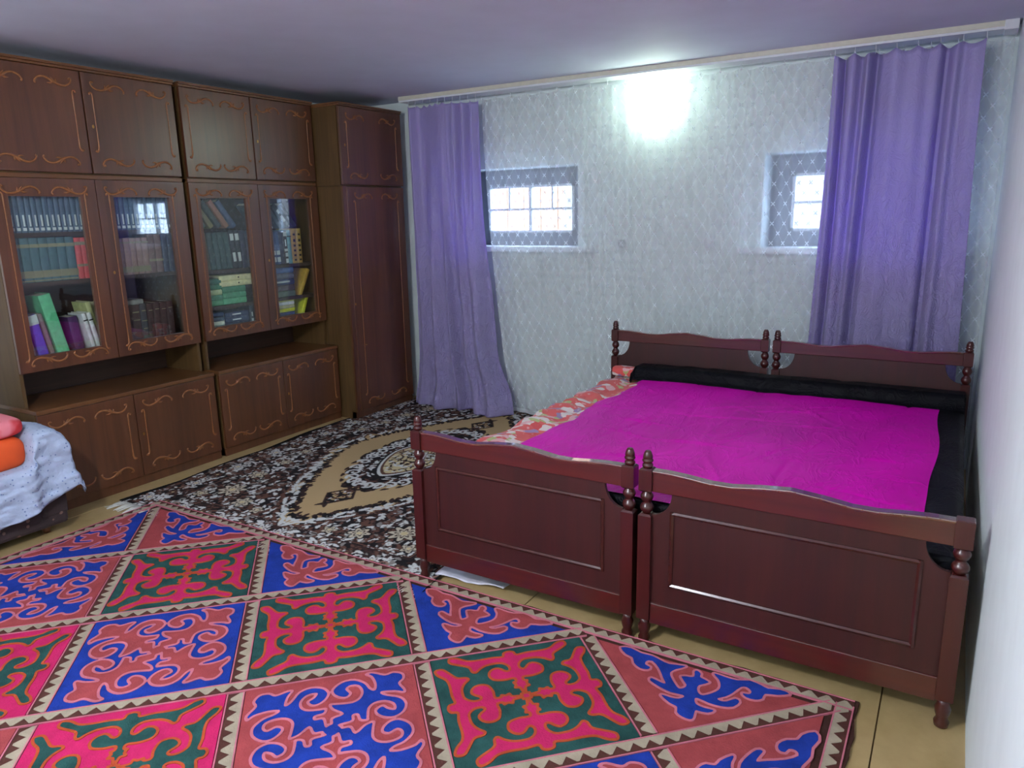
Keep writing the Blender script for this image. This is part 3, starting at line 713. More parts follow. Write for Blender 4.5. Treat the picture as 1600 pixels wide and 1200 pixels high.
# bolster at the head
def bolster(s, t):
    a = 2 * PI * s; e = .6
    ca, sa = math.cos(a), math.sin(a); ca = math.copysign(abs(ca) ** e, ca); sa = math.copysign(abs(sa) ** e, sa)
    x = lerp(-1.925, -.10, t); k = .86 if t in (0.0, 1.0) else 1
    return (x, 1.928 + .047 * ca * k, .532 + .030 * sa * k + .003 * nz1(t * 30, s * 3))
mb = grid(25, 60, bolster); n_ = 25
mb.add([bolster(i / 24, 0) for i in range(24)], [tuple(range(24))]); mb.add([bolster(i / 24, 1) for i in range(24)], [tuple(range(24))])
q = mb.build('floral_bolster', m_floral); tag(q, 'flat red and green floral pillow roll peeking out at the headboard', 'pillow')

# velvet spread
def velvet(name, c, sheen):
    t = NT(name); v = t.coord((1.0, .45, 1), rot=(0, 0, .5)); n = t.noise(v, 10, 4, .6, .8); n2 = t.noise(t.coord(), 260, 2)
    rid = t.math('POWER', t.math('SUBTRACT', 1.0, t.math('ABSOLUTE', t.math('MULTIPLY', t.math('SUBTRACT', n, .5), 2.0))), 14.0)
    L = lin(c); lo = tuple(a * .8 for a in L[:3]) + (1,); hi = tuple(min(1, a * 1.12) for a in L[:3]) + (1,)
    col = t.ramp(t.noise(t.coord((1, .6, 1)), 2.5, 3), [(.3, lo), (.7, hi)])
    h = t.math('ADD', t.math('MULTIPLY', rid, .8), t.math('MULTIPLY', n2, .1))
    return t.done(t.bsdf(col, .5, t.bump(h, .3, .012), Specular_IOR_Level=.1, Sheen_Weight=sheen, Sheen_Roughness=.35, Sheen_Tint=(min(1, L[0] * 2 + .2), L[1] * 2 + .15, min(1, L[2] * 2 + .2), 1)))
m_mag = velvet('magenta_velvet', (212, 1, 172), .04)
m_blk = velvet('black_velvet', (9, 10, 16), .02)
spread = thing('velvet_bedspread', 'magenta velvet bedspread with a black velvet border spread over both beds', 'bedspread', (-.9, 1.0, .5))
creases = []
for i in range(46):
    cx, cy = rnd.uniform(-1.7, -.2), rnd.uniform(.1, 1.85); an = rnd.choice((rnd.gauss(1.25, .25), rnd.gauss(1.9, .3), rnd.gauss(.2, .25)))
    creases.append((cx, cy, math.cos(an), math.sin(an), rnd.uniform(.05, .22), rnd.uniform(.004, .010), rnd.choice((-1, 1)) * rnd.uniform(.005, .012)))
CR = np.array(creases)
def ztop(x, y):
    z = .5085 + .010 * nz1(x * 5, y * 4) * (1 - .7 * sstep(1.6, 1.8, y)) + .006 * nz2(x * 13, y * 8)
    dx = x - CR[:, 0]; dy = y - CR[:, 1]; a = dx * CR[:, 2] + dy * CR[:, 3]; b = -dx * CR[:, 3] + dy * CR[:, 2]
    z += float(np.sum(CR[:, 6] * np.exp(-(a / CR[:, 4]) ** 2 - (b / CR[:, 5]) ** 2)))
    for xs_ in (-1.35, -1.02, -.62): z -= .003 * math.exp(-((x - xs_ - .02 * math.sin(y * 3)) / .006) ** 2)
    # over the bolster at the head
    z += .074 * sstep(1.842, 1.880, y) * (1 - .2 * sstep(1.978, 1.99, y))
    return z
def ledge(y): return -1.735 + .012 * math.sin(y * 9) + .006 * math.sin(y * 23)
def medge(y): return -.155 + .010 * math.sin(y * 6 + 1) - .012 * sstep(.6, .3, y)
yh = 1.826
def mag_pos(s, t):
    y = lerp(.058, yh + .012 * math.sin(s * 11), t); x = lerp(ledge(y), medge(y), s); 
    z = ztop(x, y) - (.022 * sstep(.03, 0, s)) + .004
    return (x, y, z)
grid(150, 150, mag_pos).build('magenta_panel', m_mag, spread, fix=False)
def bord_right(s, t):
    y = lerp(.05, 1.99, t); x = lerp(medge(y) - .01, -.055, s); z = ztop(x, y) - .002 * 0 - .012 * sstep(.8, 1, s)
    return (x, y, z)
b_ = grid(16, 120, bord_right).build('black_border', m_blk, spread, fix=False)
def bord_head(s, t):
    x = lerp(-1.80, -.06, s); y = lerp(yh - .012, 1.990, t); return (x, y, ztop(x, y) + .001 - .05 * sstep(.02, 0, s))
grid(130, 18, bord_head).build('black_border', m_blk, spread, fix=False)
def bord_foot(s, t):
    x = lerp(-1.72, -.06, s)
    if t < .25: y = lerp(.075, .040, t / .25); z = ztop(x, y) - .001
    else: y = .040 - .012 * (t - .25); z = ztop(x, .04) - .20 * (t - .25) / .75
    return (x, y, z)
grid(120, 14, bord_foot).build('black_border', m_blk, spread, fix=False)

# ------------------------------------------------------------------ dark patterned rug (woven pattern as colour attribute)
def pattern_rug():
    HW, HL = 1.04, 1.40; res = .0042
    nu = int(HW / res) + 1; nv = int(HL / res) + 1
    U, V = np.meshgrid(np.arange(nu) * res, np.arange(nv) * res)
    C = lambda r, g_, b: np.array(lin((r, g_, b))[:3])
    BLK = C(30, 27, 30); WHT = C(200, 202, 200); BRN = C(96, 66, 56); TAN = C(178, 152, 112); CRM = C(196, 180, 140); DBR = C(56, 40, 38)
    img = np.zeros((nv, nu, 3)); img[:] = BLK
    rs = np.random.RandomState(11)
    def win(cx, cy, r):
        i0, i1 = max(0, int((cx - r) / res)), min(nu, int((cx + r) / res) + 2); j0, j1 = max(0, int((cy - r) / res)), min(nv, int((cy + r) / res) + 2)
        return (slice(j0, j1), slice(i0, i1)) if i1 > i0 and j1 > j0 else None
    def leaf(cx, cy, L, Wd, a, col, out=None):
        w_ = win(cx, cy, L + .012)
        if w_ is None: return
        x = U[w_] - cx; y = V[w_] - cy; p = (x * math.cos(a) + y * math.sin(a)) / L; q = (-x * math.sin(a) + y * math.cos(a)) / Wd
        q = q + .5 * (p * p - .3)
        d = np.abs(q) - (1 - p * p)
        if out is not None: img[w_][d < .55] = out
        img[w_][d < 0] = col
    def flower(cx, cy, r, n, c1, c2, c3, ph=0.0):
        w_ = win(cx, cy, r * 1.3)
        if w_ is None: return
        x = U[w_] - cx; y = V[w_] - cy; rr = np.hypot(x, y); a = np.arctan2(y, x)
        lob = r * (.78 + .22 * np.cos(n * (a + ph)))
        img[w_][rr < lob * 1.22] = BLK; img[w_][rr < lob] = c1; img[w_][rr < lob * .62] = c2; img[w_][rr < lob * .45] = c1; img[w_][rr < r * .22] = c3
    def spiral(cx, cy, r, a0, turns, th, col, dirn=1):
        for k in np.linspace(0, 1, int(60 * turns)):
            rr = r * (1 - .78 * k); a = a0 + dirn * 2 * PI * turns * k
            px, py = cx + rr * math.cos(a), cy + rr * math.sin(a); w_ = win(px, py, th)
            if w_ is None: continue
            m = np.hypot(U[w_] - px, V[w_] - py) < th * (1 - .4 * k); img[w_][m] = col
    def scatter(n, dens_fn, cols, L0, L1):
        for _ in range(n):
            cx, cy = rs.rand() * HW, rs.rand() * HL
            if not dens_fn(cx, cy): continue
            L = L0 + (L1 - L0) * rs.rand(); leaf(cx, cy, L, L * (.3 + .25 * rs.rand()), rs.rand() * 2 * PI, cols[rs.randint(len(cols))])
    # geometry of the field and the medallion
    def field_r(u, v): # <1 inside tan field, pointed oval
        uu = u / .60; vv = v / 1.12
        return uu ** 1.35 + vv ** 1.25
    ang = np.arctan2(V / 1.12, U / .6)
    fr = (U / .60) ** 1.35 + (V / 1.12) ** 1.25 + .09 * np.cos(ang * 10 + .6) + .06 * np.cos(ang * 23) + .04 * np.cos(ang * 47 + 1)
    border = (U > .80) | (V > 1.17)
    scatter(2600, lambda u, v: True, [WHT, BRN, DBR, BRN, WHT, DBR, C(130, 126, 122)], .012, .032)
    # border band with rosettes and scrolls
    bm_ = (U > .80) | (V > 1.17)
    for gv in (.80, .815, .985):
        for m in ((np.abs(U - gv) < .004) & (V < 1.17 + (gv - .80) * 1.0), (np.abs(V - (1.17 + (gv - .80))) < .004) & (U < gv)): img[m] = BRN if gv != .815 else DBR
    k = 0
    for v in np.arange(.08, 1.2, .155):
        flower(.905, v, .052 if k % 2 == 0 else .036, 6, WHT if k % 2 == 0 else BRN, BRN if k % 2 == 0 else DBR, CRM); 
        spiral(.90, v + .075, .032, 1.0 + k, 1.2, .0065, WHT if k % 2 else C(140, 110, 98), 1 if k % 2 else -1)
        leaf(.865, v + .05, .026, .010, .6, WHT); leaf(.95, v + .06, .026, .010, 2.2, BRN); k += 1
    for u in np.arange(.06, 1.0, .15):
        flower(u, 1.275, .052 if k % 2 == 0 else .036, 6, WHT if k % 2 == 0 else BRN, BRN if k % 2 == 0 else DBR, CRM)
        spiral(u + .072, 1.275, .032, 2.0 + k, 1.2, .0065, WHT if k % 2 else C(140, 110, 98)); leaf(u + .05, 1.235, .026, .010, .3, WHT); k += 1
    # spandrel flowers
    for (cx, cy, r, n) in ((.62, .98, .085, 8), (.68, .74, .06, 6), (.42, 1.08, .06, 6), (.70, .50, .045, 6), (.74, 1.10, .045, 5), (.26, 1.12, .04, 5), (.74, .28, .04, 5)):
        flower(cx, cy, r, n, C(190, 180, 160), DBR, CRM, .3)
        for a in np.arange(0, 2 * PI, PI / 4): leaf(cx + r * 1.35 * math.cos(a), cy + r * 1.35 * math.sin(a), .022, .009, a + .8, WHT if int(a * 2) % 2 else BRN)
    # tan field
    tan = (fr < 1.0) & ~border; img[tan] = TAN
    # leafy fringe along the field edge
    for th in np.arange(0.0, PI / 2 + .01, .035):
        c_, s_ = max(0., math.cos(th)), math.sin(th); lo, hi = 0.0, 2.0
        for _ in range(25):
            md = (lo + hi) / 2
            if field_r(md * c_ * .6 , md * s_ * 1.12) < 1: lo = md
            else: hi = md
        for (off, L, Wd, col) in ((-.045, .022, .011, DBR), (-.015, .030, .014, BLK), (.012, .034, .013, WHT), (.05, .026, .011, WHT), (.085, .024, .010, BRN)):
            if col is WHT and rs.rand() < .25: continue
            rr = lo + off; px, py = rr * c_ * .60, rr * s_ * 1.12
            leaf(px + rs.normal(0, .008), py + rs.normal(0, .008), L, Wd, th + rs.normal(0.9 if off > 0 else 0, .5), col)
    # medallion
    mr = (U / .35) ** 1.6 + (V / .66) ** 1.6 + .10 * np.cos(np.arctan2(V / .66, U / .35) * 12)
    med = mr < 1
    img[med] = BLK
    for _ in range(420):
        cx, cy = rs.rand() * .36, rs.rand() * .68
        if (cx / .35) ** 1.6 + (cy / .66) ** 1.6 < .92: leaf(cx, cy, .018 + .014 * rs.rand(), .008, rs.rand() * 6.3, [WHT, BRN, DBR, WHT][rs.randint(4)])
    for th in np.arange(.08, PI / 2, .2):
        px, py = .29 * math.cos(th), .56 * math.sin(th); spiral(px, py, .045, th, 1.1, .010, WHT, 1 if int(th * 10) % 2 else -1)
        leaf(px * 1.18, py * 1.16, .03, .013, th + 1.2, DBR)
    core = (U / .20) ** 1.5 + (V / .40) ** 1.5; img[core < 1.15] = BLK; img[core < 1.05] = WHT; img[core < .95] = BRN; img[core < .85] = CRM
    for _ in range(150):
        cx, cy = rs.rand() * .18, rs.rand() * .38
        if (cx / .20) ** 1.5 + (cy / .40) ** 1.5 < .78: leaf(cx, cy, .02, .007, rs.rand() * 6.3, [BLK, BRN, WHT, DBR][rs.randint(4)])
    flower(0, 0, .07, 8, WHT, BRN, BLK)
    # pendant
    pd = np.abs(U) / .085 + np.abs(V - .76) / .13
    img[pd < 1.15] = DBR; img[pd < 1.0] = BLK
    for _ in range(60):
        cx, cy = rs.rand() * .08, .64 + rs.rand() * .24
        if cx / .085 + abs(cy - .76) / .13 < .9: leaf(cx, cy, .016, .007, rs.rand() * 6.3, [WHT, BRN, TAN][rs.randint(3)])
    leaf(0.02, .90, .03, .012, 1.2, DBR)
    # dark outer edge
    img[(U > HW - .022)] = C(16, 14, 16); img[(V > HL - .02)] = C(16, 14, 16)
    return img, U, V, HW, HL, res, nu, nv
img, U_, V_, HW, HL, res, nu, nv = pattern_rug()
# full rug by mirroring
full = np.concatenate([img[::-1][:-1], img], 0); full = np.concatenate([full[:, ::-1][:, :-1], full], 1)
NV, NU = full.shape[:2]
us = (np.arange(NU) - (nu - 1)) * res; vs_ = (np.arange(NV) - (nv - 1)) * res
keep = vs_ < 1.245                      # far end meets the wall
vs_ = vs_[keep]; full = full[keep]; NV = len(vs_)
UU, VV = np.meshgrid(us, vs_)
ca, sa = math.cos(.045), math.sin(.045)
RX, RY = -2.965, 1.27
rs = np.random.RandomState(2)
PX = RX + UU * ca - VV * sa * .9; PY = RY + VV
edge = np.abs(UU) / HW
PX += .012 * np.sin(VV * 7) * np.sign(UU) * edge ** 6
PX = np.maximum(PX, -4.068)
PX = np.where(PY > 1.70, np.maximum(PX, -3.935 + 0 * PX), PX) if False else PX
PZ = .006 + .0012 * rs.rand(NV, NU) + .012 * np.clip((edge - .975) / .025, 0, 1) * np.clip(np.sin(VV * 5 + 2), 0, 1)
me = bpy.data.meshes.new('rug_pile')
co = np.stack([PX, PY, PZ], -1).reshape(-1, 3)
idx = np.arange(NU * NV).reshape(NV, NU)
quads = np.stack([idx[:-1, :-1], idx[:-1, 1:], idx[1:, 1:], idx[1:, :-1]], -1).reshape(-1, 4)
# leave out what would lie inside the wardrobe
qc = co[quads].mean(1); quads = quads[~((qc[:, 0] < -3.955) & (qc[:, 1] > 1.74))]
nf = len(quads)
me.vertices.add(len(co)); me.vertices.foreach_set('co', co.ravel().astype(np.float32))
me.loops.add(nf * 4); me.loops.foreach_set('vertex_index', quads.ravel().astype(np.int32))
me.polygons.add(nf); me.polygons.foreach_set('loop_start', (np.arange(nf) * 4).astype(np.int32)); me.polygons.foreach_set('loop_total', np.full(nf, 4, np.int32))
ca_ = me.color_attributes.new('weave', 'FLOAT_COLOR', 'POINT')
ca_.data.foreach_set('color', np.concatenate([full.reshape(-1, 3), np.ones((NU * NV, 1))], 1).ravel().astype(np.float32))
me.update(); me.validate()
t = NT('woven_rug'); at = t.n('ShaderNodeVertexColor', layer_name='weave').outputs[0]; n = t.noise(t.coord(), 500, 2)
me.materials.append(t.done(t.bsdf(at, .95, t.bump(n, .3, .003), Specular_IOR_Level=.15)))
carpet = thing('patterned_rug', 'black, white and tan ornamental woven rug with a central medallion on the floor', 'rug', (RX, RY, 0))
ro = bpy.data.objects.new('rug_pile', me); link(ro, carpet); ro.location = (-RX, -RY, 0)
mb = MB()
for i in range(150):
    u = -HW + .01 + i * (2 * HW - .02) / 149; x = RX + u * ca + 1.40 * sa * .9; y = RY - 1.398
    a = rnd.gauss(0, .25); L = .075 + .02 * rnd.random()
    mb.sweep([(x, y + .012, .009), (x + .3 * L * a, y - .4 * L, .010), (x + L * a, y - L, .0035)], [.003, .0034, .0022], 4)
fo = mb.build('fringe', plain('white_fringe', (205, 204, 198), .85), carpet); fo['kind'] = 'stuff'
# sheet of white paper/plastic by the bed leg
def paper(s, t): return (lerp(-1.92, -1.60, s), lerp(.02, .19, t) + .03 * s, .012 + .006 * math.sin(s * 9 + t * 4) + .004 * nz1(s * 9, t * 7))
q = grid(24, 14, paper).build('plastic_sheet', plain('white_plastic', (214, 212, 224), .35)); tag(q, 'crumpled white plastic sheet on the floor under the footboard', 'plastic sheet')
q.modifiers.new('thickness', 'SOLIDIFY').thickness = .002

# ------------------------------------------------------------------ felt rug
def felt(name, c, var=.16):
    t = NT(name); v = t.coord(kind='Object'); n = t.noise(v, 14, 4, .6); n2 = t.noise(v, 180, 3)
    L = lin(c); lo = tuple(a * (1 - var) for a in L[:3]) + (1,); hi = tuple(min(1, a * (1 + var)) for a in L[:3]) + (1,)
    col = t.ramp(n, [(.3, lo), (.7, hi)])
    return t.done(t.bsdf(col, .95, t.bump(t.math('ADD', n2, n), .45, .005), Specular_IOR_Level=.12))
F = {'red': felt('red_felt', (152, 66, 68)), 'pink': felt('pink_felt', (184, 36, 90)), 'green': felt('green_felt', (38, 74, 70), .35), 'blue': felt('blue_felt', (30, 54, 140), .25),
     'brown': felt('brown_felt', (80, 48, 42)), 'cream': felt('cream_felt', (160, 148, 128)), 'cord': felt('pink_cord', (188, 108, 122)), 'ocord': felt('orange_cord', (170, 74, 42)), 'dark': felt('dark_backing', (66, 42, 36))}
def contour_mesh(name, X, Y, D, mat, z0, z1, tf):
    """region D<0 of a grid as a flat felt piece with side walls, marching squares"""
    ny, nx = D.shape; mb = MB(); vid = {}
    def vert(key, x, y):
        if key not in vid:
            wx, wy = tf(x, y); vid[key] = len(mb.v); mb.v.append((wx, wy, z1))
        return vid[key]
    ins = D < 0; edges = []
    for j in range(ny - 1):
        for i in range(nx - 1):
            c4 = ((j, i), (j, i + 1), (j + 1, i + 1), (j + 1, i)); s4 = [ins[c] for c in c4]
            if not any(s4): continue
            loop = []
            for k in range(4):
                a, b = c4[k], c4[(k + 1) % 4]
                if ins[a]: loop.append((vert(a, X[a], Y[a]), False))
                if ins[a] != ins[b]:
                    u = D[a] / (D[a] - D[b]); key = (min(a, b), max(a, b))
                    loop.append((vert(key, X[a] + u * (X[b] - X[a]), Y[a] + u * (Y[b] - Y[a])), True))
            if len(loop) >= 3:
                mb.f.append(tuple(l[0] for l in loop)); mb.sm.append(False)
                for k in range(len(loop)):
                    if loop[k][1] and loop[(k + 1) % len(loop)][1]: edges.append((loop[k][0], loop[(k + 1) % len(loop)][0]))
    low = {}
    for a, b in edges:
        for q in (a, b):
            if q not in low: low[q] = len(mb.v); mb.v.append((mb.v[q][0], mb.v[q][1], z0))
        mb.f.append((b, a, low[a], low[b])); mb.sm.append(False)
    return mb.mesh(name, mat, fix=False)
HD = .42                                   # half diagonal of a cell
SH = HD / math.sqrt(2)                     # half side
INN = SH - .030                            # half side of the felt square inside the strips
n = 128; ax_ = np.linspace(-1, 1, n); PX_, QX_ = np.meshgrid(ax_, ax_)
def poly_sdf(P, Q, poly):
    d = np.full(P.shape, 9.0); ins = np.zeros(P.shape, bool); m = len(poly)
    for i in range(m):
        ax, ay = poly[i]; bx, by = poly[(i + 1) % m]; vx, vy = bx - ax, by - ay
        h = np.clip(((P - ax) * vx + (Q - ay) * vy) / (vx * vx + vy * vy + 1e-12), 0, 1)
        d = np.minimum(d, np.hypot(P - ax - h * vx, Q - ay - h * vy))
        if ay != by: ins ^= ((ay > Q) != (by > Q)) & (P < ax + (Q - ay) * vx / vy)
    return np.where(ins, -d, d)
def smooth(poly, m=3):
    P = [np.array(p, float) for p in poly]; n_ = len(P); out = []
    for i in range(n_):
        a, b, c_, d_ = P[i - 1], P[i], P[(i + 1) % n_], P[(i + 2) % n_]
        for k in range(m):
            u = k / m; out.append(tuple(0.5 * (2 * b + (c_ - a) * u + (2 * a - 5 * b + 4 * c_ - d_) * u * u + (3 * b - a - 3 * c_ + d_) * u ** 3)))
    return out
def four(P, Q, poly):
    d = poly_sdf(P, Q, poly)
    for (c_, s_) in ((0, 1), (-1, 0), (0, -1)): d = np.minimum(d, poly_sdf(P * c_ + Q * s_, -P * s_ + Q * c_, poly))
    return d
# half outline of one arm of the pink ram-horn motif, cell units
HALF = [(-0.02, -0.928), (-0.065, -0.902), (-0.089, -0.831), (-0.227, -0.847), (-0.414, -0.842), (-0.547, -0.863), (-0.652, -0.945), (-0.745, -0.974), (-0.773, -0.928), (-0.758, -0.871), (-0.65, -0.8), (-0.577, -0.756), (-0.54, -0.711), (-0.529, -0.632), (-0.485, -0.599), (-0.419, -0.662), (-0.326, -0.711), (-0.218, -0.721), (-0.135, -0.708), (-0.07, -0.637), (-0.062, -0.554), (-0.097, -0.518), (-0.134, -0.535), (-0.173, -0.584), (-0.224, -0.614), (-0.291, -0.59), (-0.336, -0.527), (-0.335, -0.454), (-0.293, -0.393), (-0.177, -0.362), (-0.083, -0.368), (-0.045, -0.351), (-0.047, -0.294), (-0.086, -0.284), (-0.064, -0.233), (-0.089, -0.183), (-0.037, -0.182), (-0.001, -0.119), (0.049, -0.073)]
HALF[0] = (0, -.928); HALF[-1] = (0, -.02); HALF[-2] = (-.02, -.10); HALF[-3] = (-.035, -.17)
D_pink = four(PX_, QX_, smooth(HALF + [(-x, y) for x, y in HALF[::-1][1:-1]]))
D_pink = np.minimum(D_pink, np.maximum(np.abs(PX_), np.abs(QX_)) - .05)
# quarter outline of the curl motif
QUART = [(-0.051, 0.099), (-0.007, 0.109), (-0.001, 0.2), (0.117, 0.248), (0.014, 0.354), (-0.019, 0.453), (0.068, 0.444), (0.227, 0.429), (0.319, 0.482), (0.356, 0.598), (0.317, 0.721), (0.233, 0.748), (0.175, 0.7), (0.22, 0.608), (0.178, 0.538), (0.097, 0.555), (0.021, 0.637), (0.016, 0.74), (0.126, 0.85), (0.273, 0.861), (0.397, 0.76), (0.446, 0.644), (0.499, 0.596), (0.517, 0.714), (0.482, 0.864), (0.419, 0.933), (0.503, 0.949), (0.645, 0.861), (0.747, 0.891), (0.854, 0.83), (0.858, 0.72), (0.8, 0.645), (0.848, 0.51), (0.833, 0.455), (0.729, 0.505), (0.578, 0.525), (0.631, 0.461), (0.786, 0.371), (0.841, 0.239), (0.796, 0.103), (0.685, 0.035), (0.571, 0.065), (0.494, 0.149), (0.497, 0.229), (0.575, 0.274), (0.628, 0.211), (0.703, 0.176), (0.698, 0.276), (0.604, 0.35), (0.49, 0.345), (0.415, 0.267), (0.394, 0.112), (0.389, 0.066), (0.309, 0.087), (0.286, 0.188), (0.231, 0.186), (0.224, 0.094), (0.091, 0.067)]
D_blue = four(PX_, QX_, smooth(QUART + [(.03, .03), (0, 0), (-.02, .03)]))
D_blue = np.minimum(D_blue, np.hypot(PX_, QX_) - .10)
tri_n = 110; TX, TY = np.meshgrid(np.linspace(-1, 1, tri_n * 2), np.linspace(-1, 0.02, tri_n))
TRI = [(0.116, -0.112), (0.148, -0.138), (0.156, -0.187), (0.239, -0.215), (0.18, -0.289), (0.181, -0.35), (0.213, -0.402), (0.258, -0.406), (0.309, -0.348), (0.346, -0.277), (0.344, -0.207), (0.308, -0.134), (0.253, -0.079), (0.341, -0.084), (0.441, -0.08), (0.531, -0.034), (0.622, -0.051), (0.68, -0.069), (0.77, -0.038), (0.836, -0.051), (0.761, -0.107), (0.668, -0.145), (0.662, -0.217), (0.622, -0.253), (0.558, -0.256), (0.525, -0.226), (0.571, -0.214), (0.581, -0.165), (0.529, -0.124), (0.48, -0.151), (0.441, -0.263), (0.404, -0.333), (0.353, -0.388), (0.391, -0.409), (0.44, -0.39), (0.488, -0.325), (0.517, -0.347), (0.491, -0.424), (0.415, -0.461), (0.32, -0.468), (0.227, -0.452), (0.201, -0.477), (0.23, -0.537), (0.3, -0.554), (0.373, -0.546), (0.342, -0.589), (0.282, -0.601), (0.247, -0.612), (0.26, -0.704), (0.245, -0.73), (0.19, -0.726), (0.143, -0.698), (0.123, -0.635), (0.055, -0.617), (-0.032, -0.56), (0.036, -0.56), (0.099, -0.544), (0.134, -0.495), (0.11, -0.473), (0.012, -0.485), (-0.09, -0.461), (-0.174, -0.425), (-0.183, -0.393), (-0.134, -0.403), (-0.048, -0.413), (-0.096, -0.34), (-0.171, -0.229), (-0.26, -0.154), (-0.312, -0.183), (-0.305, -0.237), (-0.255, -0.254), (-0.26, -0.29), (-0.318, -0.3), (-0.385, -0.258), (-0.425, -0.188), (-0.497, -0.169), (-0.571, -0.101), (-0.497, -0.072), (-0.395, -0.1), (-0.295, -0.092), (-0.211, -0.115), (-0.123, -0.135), (0.004, -0.097), (-0.055, -0.175), (-0.081, -0.245), (-0.046, -0.312), (0.013, -0.383), (0.059, -0.419), (0.095, -0.388), (0.101, -0.333), (0.028, -0.249), (0.091, -0.224), (0.123, -0.195), (0.104, -0.13)]
D_tri = poly_sdf(TX + .10, TY - .02, smooth(TRI, 2)) - .016
c45 = math.sqrt(.5)
def rot45(x, y): return ((x - y) * c45 * INN, (x + y) * c45 * INN)
Z1, Z2, Z3 = .0135, .0150, .0158
CW = .016
ME = {}
for kind, D_, X_, Y_, tf in (('pink', D_pink, PX_, QX_, rot45), ('curl', D_blue, PX_, QX_, rot45), ('tri', D_tri, TX, TY, lambda x, y: (x * HD * .93, y * HD * .93))):
    for col_ in ({'pink': ('pink', 'green'), 'curl': ('red', 'blue'), 'tri': ('red', 'blue')}[kind]):
        ME[kind, col_] = contour_mesh('motif', X_, Y_, D_, F[col_], Z1 - .002, Z2, tf)
    ME[kind, 'cord'] = contour_mesh('stitched_cord', X_, Y_, np.abs(D_) - (CW if kind != 'tri' else CW * .62), F['ocord'] if kind == 'pink' else F['cord'], Z1 - .002, Z3, tf)
def sq_mesh(col_):
    r = INN * math.sqrt(2); mb = MB(); mb.prism([(r, 0), (0, r), (-r, 0), (0, -r)], 'z', .006, Z1); return mb.mesh('felt_panel', F[col_])
def tri_mesh(col_):
    o = .030 * math.sqrt(2); mb = MB(); mb.prism([(-HD + o * 1.55, -.022), (0, -HD + o), (HD - o * 1.55, -.022)], 'z', .006, Z1); return mb.mesh('felt_panel', F[col_])
SQ = {c_: sq_mesh(c_) for c_ in ('green', 'pink', 'red', 'blue')}; TR = {c_: tri_mesh(c_) for c_ in ('red', 'blue')}
RX0, RY0, NXD, NYD = -3.70, -.072, 4, 3    # top left inner corner, diagonals
RX1, RY1 = RX0 + 2 * HD * NXD, RY0 - 2 * HD * NYD
fr_ = thing('felt_rug', 'felt rug of red, blue, pink and green ornamented diamonds with sawtooth strips', 'rug', ((RX0 + RX1) / 2, (RY0 + RY1) / 2, 0))
BW = .062
# backing with slightly wavy edge
N = 60
def wav(i, s_): return .004 * math.sin(i * .9 + s_) + .003 * math.sin(i * 2.3 + s_ * 2)
out = [(lerp(RX0 - BW, RX1 + BW, i / N), RY1 - BW + wav(i, 1)) for i in range(N)] + [(RX1 + BW + wav(i, 2), lerp(RY1 - BW, RY0 + BW, i / N)) for i in range(N)] + \
      [(lerp(RX1 + BW, RX0 - BW, i / N), RY0 + BW + wav(i, 3)) for i in range(N)] + [(RX0 - BW + wav(i, 4), lerp(RY0 + BW, RY1 - BW, i / N)) for i in range(N)]
MB().prism(out, 'z', .0015, .0085).build('backing', F['dark'], fr_)
def panel(me, x, y, rz, mot, bg):
    P = put('felt_panel', me, fr_, (x, y, 0), (0, 0, rz)); P['_o'] = (x, y, 0)
    link(bpy.data.objects.new('motif', mot[0]), P); link(bpy.data.objects.new('stitched_cord', mot[1]), P)
for r in range(2 * NYD - 1):
    cy = RY0 - HD * (r + 1)
    for k in range(NXD + 1):
        if r % 2 == 0:
            cx = RX0 + 2 * HD * k
            if k in (0, NXD):
                continue
            bg, fg = ('green', 'pink') if r % 4 == 0 else ('pink', 'green')
            panel(SQ[bg], cx, cy, 0, (ME['pink', fg], ME['pink', 'cord']), bg)
        elif k < NXD:
            cx = RX0 + 2 * HD * k + HD; bl = (k + (r // 2)) % 2 == 1
            panel(SQ['blue' if bl else 'red'], cx, cy, 0, (ME['curl', 'red' if bl else 'blue'], ME['curl', 'cord']), '')
def trip(x, y, rz, bg):
    panel(TR[bg], x, y, rz, (ME['tri', 'red' if bg == 'blue' else 'blue'], ME['tri', 'cord']), bg)
for k in range(NXD):
    trip(RX0 + 2 * HD * k + HD, RY0, 0, ('red', 'blue', 'blue', 'red')[k]); trip(RX0 + 2 * HD * k + HD, RY1, PI, ('blue', 'red', 'red', 'blue')[k])
for k in range(NYD):
    trip(RX0, RY0 - 2 * HD * k - HD, PI / 2, ('blue', 'red', 'blue')[k]); trip(RX1, RY0 - 2 * HD * k - HD, -PI / 2, ('red', 'blue', 'red')[k])
def strip(ax, ay, bx, by, wd, parent, base=True, zo=0.0):
    """brown strip with a continuous cream sawtooth band and two pink edge cords"""
    a = Vector((ax, ay, 0)); b = Vector((bx, by, 0)); L = (b - a).length; d = (b - a) / L; nn = Vector((-d.y, d.x, 0)); h = wd / 2
    def P(u, v): q = a + d * u + nn * v; return (q.x, q.y)
    S = MB().prism([P(0, -h), P(L, -h), P(L, h), P(0, h)], 'z', .006, .0118 + zo).build('border_strip', F['brown'], parent)
    nt = max(2, round(L / .050)); band = [P(0, h * .9), P(0, h * .52)]
    for i in range(nt):
        u0 = L * i / nt; st = L / nt; j = rnd.uniform(-.003, .003)
        band += [P(u0 + st * .42 + j, -h * .55), P(u0 + st * .58 + j, -h * .55), P(u0 + st, h * .52)]
    band += [P(L, h * .9)]
    mb = MB(); mb.prism(band, 'z', .009, .0132 + zo); mb.build('sawtooth_band', F['cream'], S)
    for s_ in (-1, 1):
        mb = MB(); mb.prism([P(0, s_ * h * 1.0 - .0022), P(L, s_ * h - .0022), P(L, s_ * h + .0022), P(0, s_ * h + .0022)], 'z', .009, .0142 + zo); mb.build('stitched_cord', F['cord'], S)
